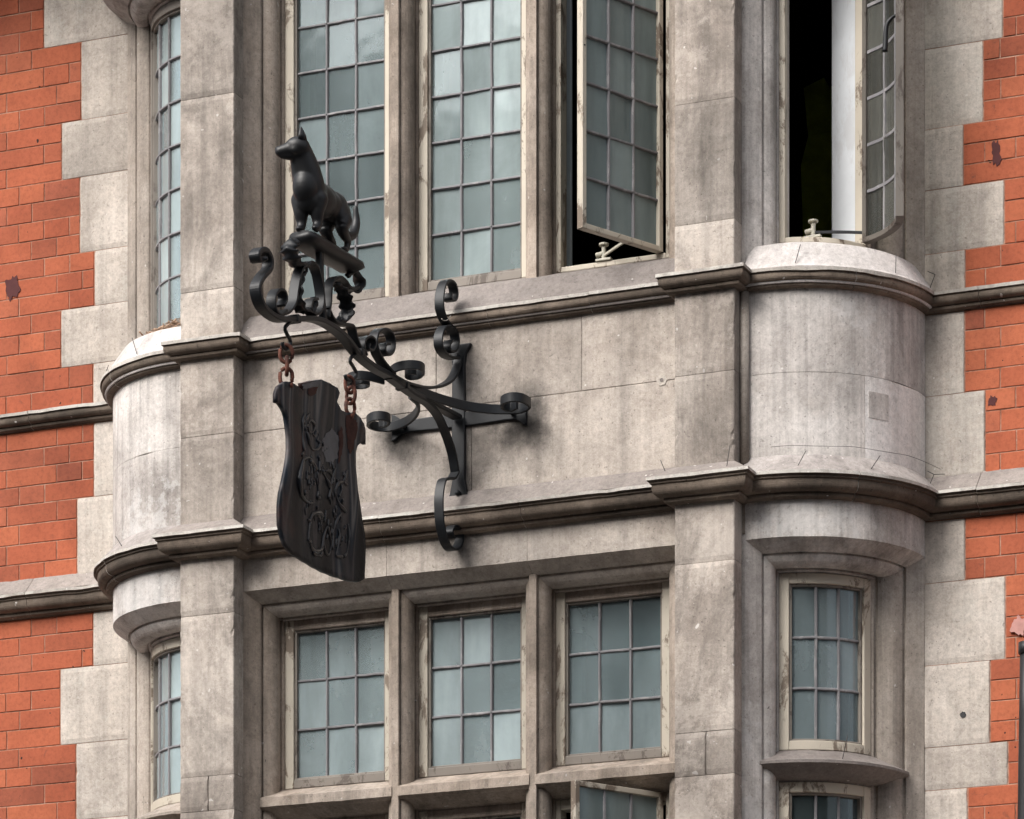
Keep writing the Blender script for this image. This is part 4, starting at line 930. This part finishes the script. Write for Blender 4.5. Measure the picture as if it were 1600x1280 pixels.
for pts, r in strokes:
    tube('letter_stroke', [onsign((p[0], p[1] + jit(.002), p[2] + jit(.002)), .001) for p in pts], (lambda q: (lambda k: q * (.75 + .35 * math.sin(9 * k + q * 900))))(r * 1.2), M['sign_letter'], S, 7, 5)
rs = random.Random(12)
for i in range(70):                                   # broken serifs, blisters and paint runs
    y = rs.uniform(-1.82, -1.46); z = rs.choice((5.38, 5.33, 5.28, 5.22, 5.17, 5.12)) + rs.uniform(-.035, .035) - (y + 1.65) * .02; L = rs.uniform(.006, .03)
    tube('paint_blister', [onsign((0, y, z), 0), onsign((0, y + rs.uniform(-.006, .006), z - L * .5), .0015), onsign((0, y + rs.uniform(-.008, .008), z - L), 0)], rs.uniform(.0022, .0055), M['sign_letter'], S, 6, 3)
def sign_blotch(name, ring, mat, h):
    ring = [tuple(q) for q in catmull(ring + [ring[0]], 4)[:-1]]; rr = random.Random(len(ring)); m_ = Vector((sum(q[0] for q in ring), sum(q[1] for q in ring), sum(q[2] for q in ring))) / len(ring)
    ring = [tuple(m_.lerp(Vector(q), rr.uniform(.82, 1.1))) for q in ring]
    P = [onsign(p, h) for p in ring]; n = len(P); c = Vector((0, 0, 0))
    for p in P: c += Vector(p)
    c /= n; c = Vector(onsign(c, h)); Q = [tuple(c.lerp(Vector(onsign(p, h)), .5)) for p in ring]
    Q = [onsign(q_, h) for q_ in Q]
    v = P + Q + [tuple(c)]; f = [(i, (i + 1) % n, n + (i + 1) % n, n + i) for i in range(n)] + [(n + i, n + (i + 1) % n, 2 * n) for i in range(n)]
    return mk(name, v, f, mat, S, smooth=True)
sign_blotch('pale_patch', [(0.000, -1.583, 5.466), (0.000, -1.542, 5.486), (0.000, -1.516, 5.475), (0.000, -1.511, 5.442), (0.000, -1.516, 5.401), (0.000, -1.542, 5.368), (0.000, -1.578, 5.348), (0.000, -1.613, 5.349), (0.000, -1.638, 5.364), (0.000, -1.648, 5.392), (0.000, -1.633, 5.426)], M['sign_patch'], .0018)
sign_blotch('rust_patch', [(0.000, -1.521, 5.483), (0.000, -1.491, 5.500), (0.000, -1.480, 5.472), (0.000, -1.485, 5.427), (0.000, -1.501, 5.392), (0.000, -1.521, 5.374), (0.000, -1.516, 5.410), (0.000, -1.511, 5.446)], M['sign_rust'], .0026)
sign_blotch('rust_patch', [(0.000, -1.798, 5.541), (0.000, -1.758, 5.560), (0.000, -1.703, 5.580), (0.000, -1.698, 5.571), (0.000, -1.718, 5.550), (0.000, -1.753, 5.534), (0.000, -1.783, 5.530)], M['sign_rust'], .0026)
sign_blotch('rust_patch', [(0.000, -1.470, 5.540), (0.000, -1.429, 5.556), (0.000, -1.392, 5.549), (0.000, -1.382, 5.521), (0.000, -1.403, 5.475), (0.000, -1.418, 5.431), (0.000, -1.444, 5.433), (0.000, -1.449, 5.467), (0.000, -1.460, 5.504)], M['sign_rust'], .0016)
sign_blotch('bare_patch', [(0.000, -1.842, 5.547), (0.000, -1.768, 5.575), (0.000, -1.683, 5.605), (0.000, -1.703, 5.582), (0.000, -1.758, 5.562), (0.000, -1.817, 5.539)], M['sign_patch'], .0018)
for p in [(0.000, -1.925, 5.520), (0.000, -1.429, 5.556)]:
    q = onsign(p, .0); tube('eyelet', [(q[0] - .018, q[1], q[2]), (q[0] + .006, q[1], q[2])], .008, M['rust'], S, 8, 1)

# ------------------------------------------------------------------ dog statue, one continuous cast body
def ball(c, r, seg=24, rot=None):
    v = []; f = []; rg = seg // 2
    for i in range(rg + 1):
        th = math.pi * i / rg
        for k in range(seg):
            ph = 2 * math.pi * k / seg; p = Vector((r[0] * math.sin(th) * math.cos(ph), r[1] * math.sin(th) * math.sin(ph), r[2] * math.cos(th)))
            if rot: p = rot @ p
            v.append(Vector(c) + p)
    for i in range(rg):
        for k in range(seg): f.append((i * seg + k, (i + 1) * seg + k, (i + 1) * seg + (k + 1) % seg, i * seg + (k + 1) % seg))
    return v, f
def limb(pts, rad, per=9):
    n = len(rad)
    def rf(t):
        x = t * (n - 1); i = min(int(x), n - 2); return rad[i] + (rad[i + 1] - rad[i]) * (x - i)
    vf = [tubevf(pts, rf, 22, per)]
    for p, r in ((pts[0], rad[0]), (pts[-1], rad[-1])): vf.append(ball(p, (r, r, r), 20))
    return join(*vf)
ZD = 6.084
def D(x, y, z): return (X0 + x, y, ZD + z)
fw = Vector((-.90, -.43, 0)).normalized(); rt = Vector((fw.y, -fw.x, 0))   # head turned to its right
HC = Vector(D(-.012, -1.822, .262))
def H(a, b, c): return HC + fw * a + rt * b + Vector((0, 0, c))
hm = Matrix((( fw.x, rt.x, 0), (fw.y, rt.y, 0), (0, 0, 1)))
parts = [
 ball(D(0, -1.725, .142), (.047, .064, .064)), ball(D(0, -1.775, .146), (.045, .052, .064)), ball(D(0, -1.66, .138), (.046, .080, .056)), ball(D(0, -1.59, .140), (.041, .080, .050)), ball(D(0, -1.548, .143), (.045, .056, .058)),
 ball(D(0, -1.73, .185), (.034, .06, .032)), ball(D(0, -1.63, .176), (.028, .09, .022)), ball(D(0, -1.548, .176), (.030, .045, .026)),
 limb([D(0, -1.735, .125), D(0, -1.757, .165), D(-.002, -1.775, .205), D(-.008, -1.798, .250)], [.054, .0535, .049, .041]), ball(D(0, -1.752, .205), (.038, .040, .050)), ball(D(0, -1.758, .105), (.045, .044, .046)),
 ball(H(-.004, 0, .002), (.042, .036, .036), rot=hm), ball(H(.012, 0, .008), (.026, .030, .022), rot=hm), ball(H(.018, 0, -.010), (.030, .026, .020), rot=hm),
 limb([H(.02, 0, -.006), H(.040, 0, -.010), H(.055, 0, -.013)], [.026, .0225, .0185]),
 limb([H(.018, 0, -.024), H(.036, 0, -.0255), H(.048, 0, -.0265)], [.018, .0150, .0120]),
 ball(H(.0640, 0, -.004), (.010, .010, .009), rot=hm)]
for s_ in (-1, 1):
    parts += [ball(H(.022, s_ * .019, .013), (.010, .007, .006), rot=hm), ball(H(.004, s_ * .024, -.012), (.018, .010, .016), rot=hm)]
    x = .027 * s_
    dy = -.006 if s_ < 0 else .006
    parts += [ball(D(x * 1.2, -1.745 + dy, .125), (.022, .036, .05)),
      limb([D(x * 1.1, -1.748 + dy, .11), D(x, -1.752 + dy, .07), D(x, -1.748 + dy, .035), D(x, -1.755 + dy, .012)], [.034, .0255, .0175, .0145]),
      ball(D(x, -1.763 + dy, .009), (.0145, .018, .0105)),
      ball(D(x * 1.15, -1.545, .116), (.023, .046, .050)),
      limb([D(x * 1.15, -1.545, .105), D(x * 1.15, -1.560, .078), D(x * 1.1, -1.535, .056), D(x * 1.05, -1.505, .046), D(x, -1.510, .026), D(x, -1.520, .010)], [.030, .024, .018, .0125, .0115, .0115]),
      ball(D(x, -1.533, .008), (.0135, .020, .0095))]
parts.append(limb([D(0, -1.520, .120), D(0, -1.490, .092), D(.002, -1.455, .082), D(.005, -1.414, .102), D(.007, -1.394, .145), D(.007, -1.397, .196)], [.014, .0155, .0170, .0175, .0155, .0095]))
dv, df = join(*parts)
me = bpy.data.meshes.new('tmp'); me.from_pydata([tuple(p) for p in dv], [], df); tmp = bpy.data.objects.new('tmp', me); col.objects.link(tmp)
bm = bmesh.new(); bm.from_mesh(me); bmesh.ops.recalc_face_normals(bm, faces=bm.faces); bm.to_mesh(me); bm.free()
rm = tmp.modifiers.new('r', 'REMESH'); rm.mode = 'VOXEL'; rm.voxel_size = .0026
sm = tmp.modifiers.new('s', 'SMOOTH'); sm.factor = .5; sm.iterations = 26
dg = bpy.context.evaluated_depsgraph_get(); ev = tmp.evaluated_get(dg)
body = bpy.data.meshes.new_from_object(ev); bpy.data.objects.remove(tmp); body.name = 'body'; body.materials.clear(); body.materials.append(M['bronze'])
body.polygons.foreach_set('use_smooth', [True] * len(body.polygons))
dog = thing('dog_statue', (X0, -1.64, ZD), 'black metal dog statue standing on the bracket with head turned left', 'statue')
bo = bpy.data.objects.new('body', body); col.objects.link(bo); under(bo, dog)
for s_ in (-1, 1):
    # pricked ears as cupped cones
    base = H(-.016, s_ * .021, .020); tip = H(-.014, s_ * .027, .062); v = []; f = []; n = 10
    for i, (t, rr_) in enumerate(((0, 1.0), (.35, .85), (.7, .5), (.92, .2), (1, .05))):
        c = base.lerp(tip, t)
        for k in range(n):
            a = 2 * math.pi * k / n; v.append(c + (rt + fw * (.35 * s_)) * (.0130 * rr_ * math.cos(a)) + fw * (.0185 * rr_ * math.sin(a) - (.007 * rr_ * max(0, math.sin(a)))))
    for i in range(4):
        for k in range(n): f.append((i * n + k, i * n + (k + 1) % n, i * n + n + (k + 1) % n, i * n + n + k))
    f += [tuple(range(n))[::-1], tuple(range(4 * n, 5 * n))]
    mk('ear', v, f, M['bronze'], dog, smooth=True)
    mk('eye', *ball(H(.027, s_ * .0185, .006), (.005, .005, .0045), 10), M['black'], dog, smooth=True)
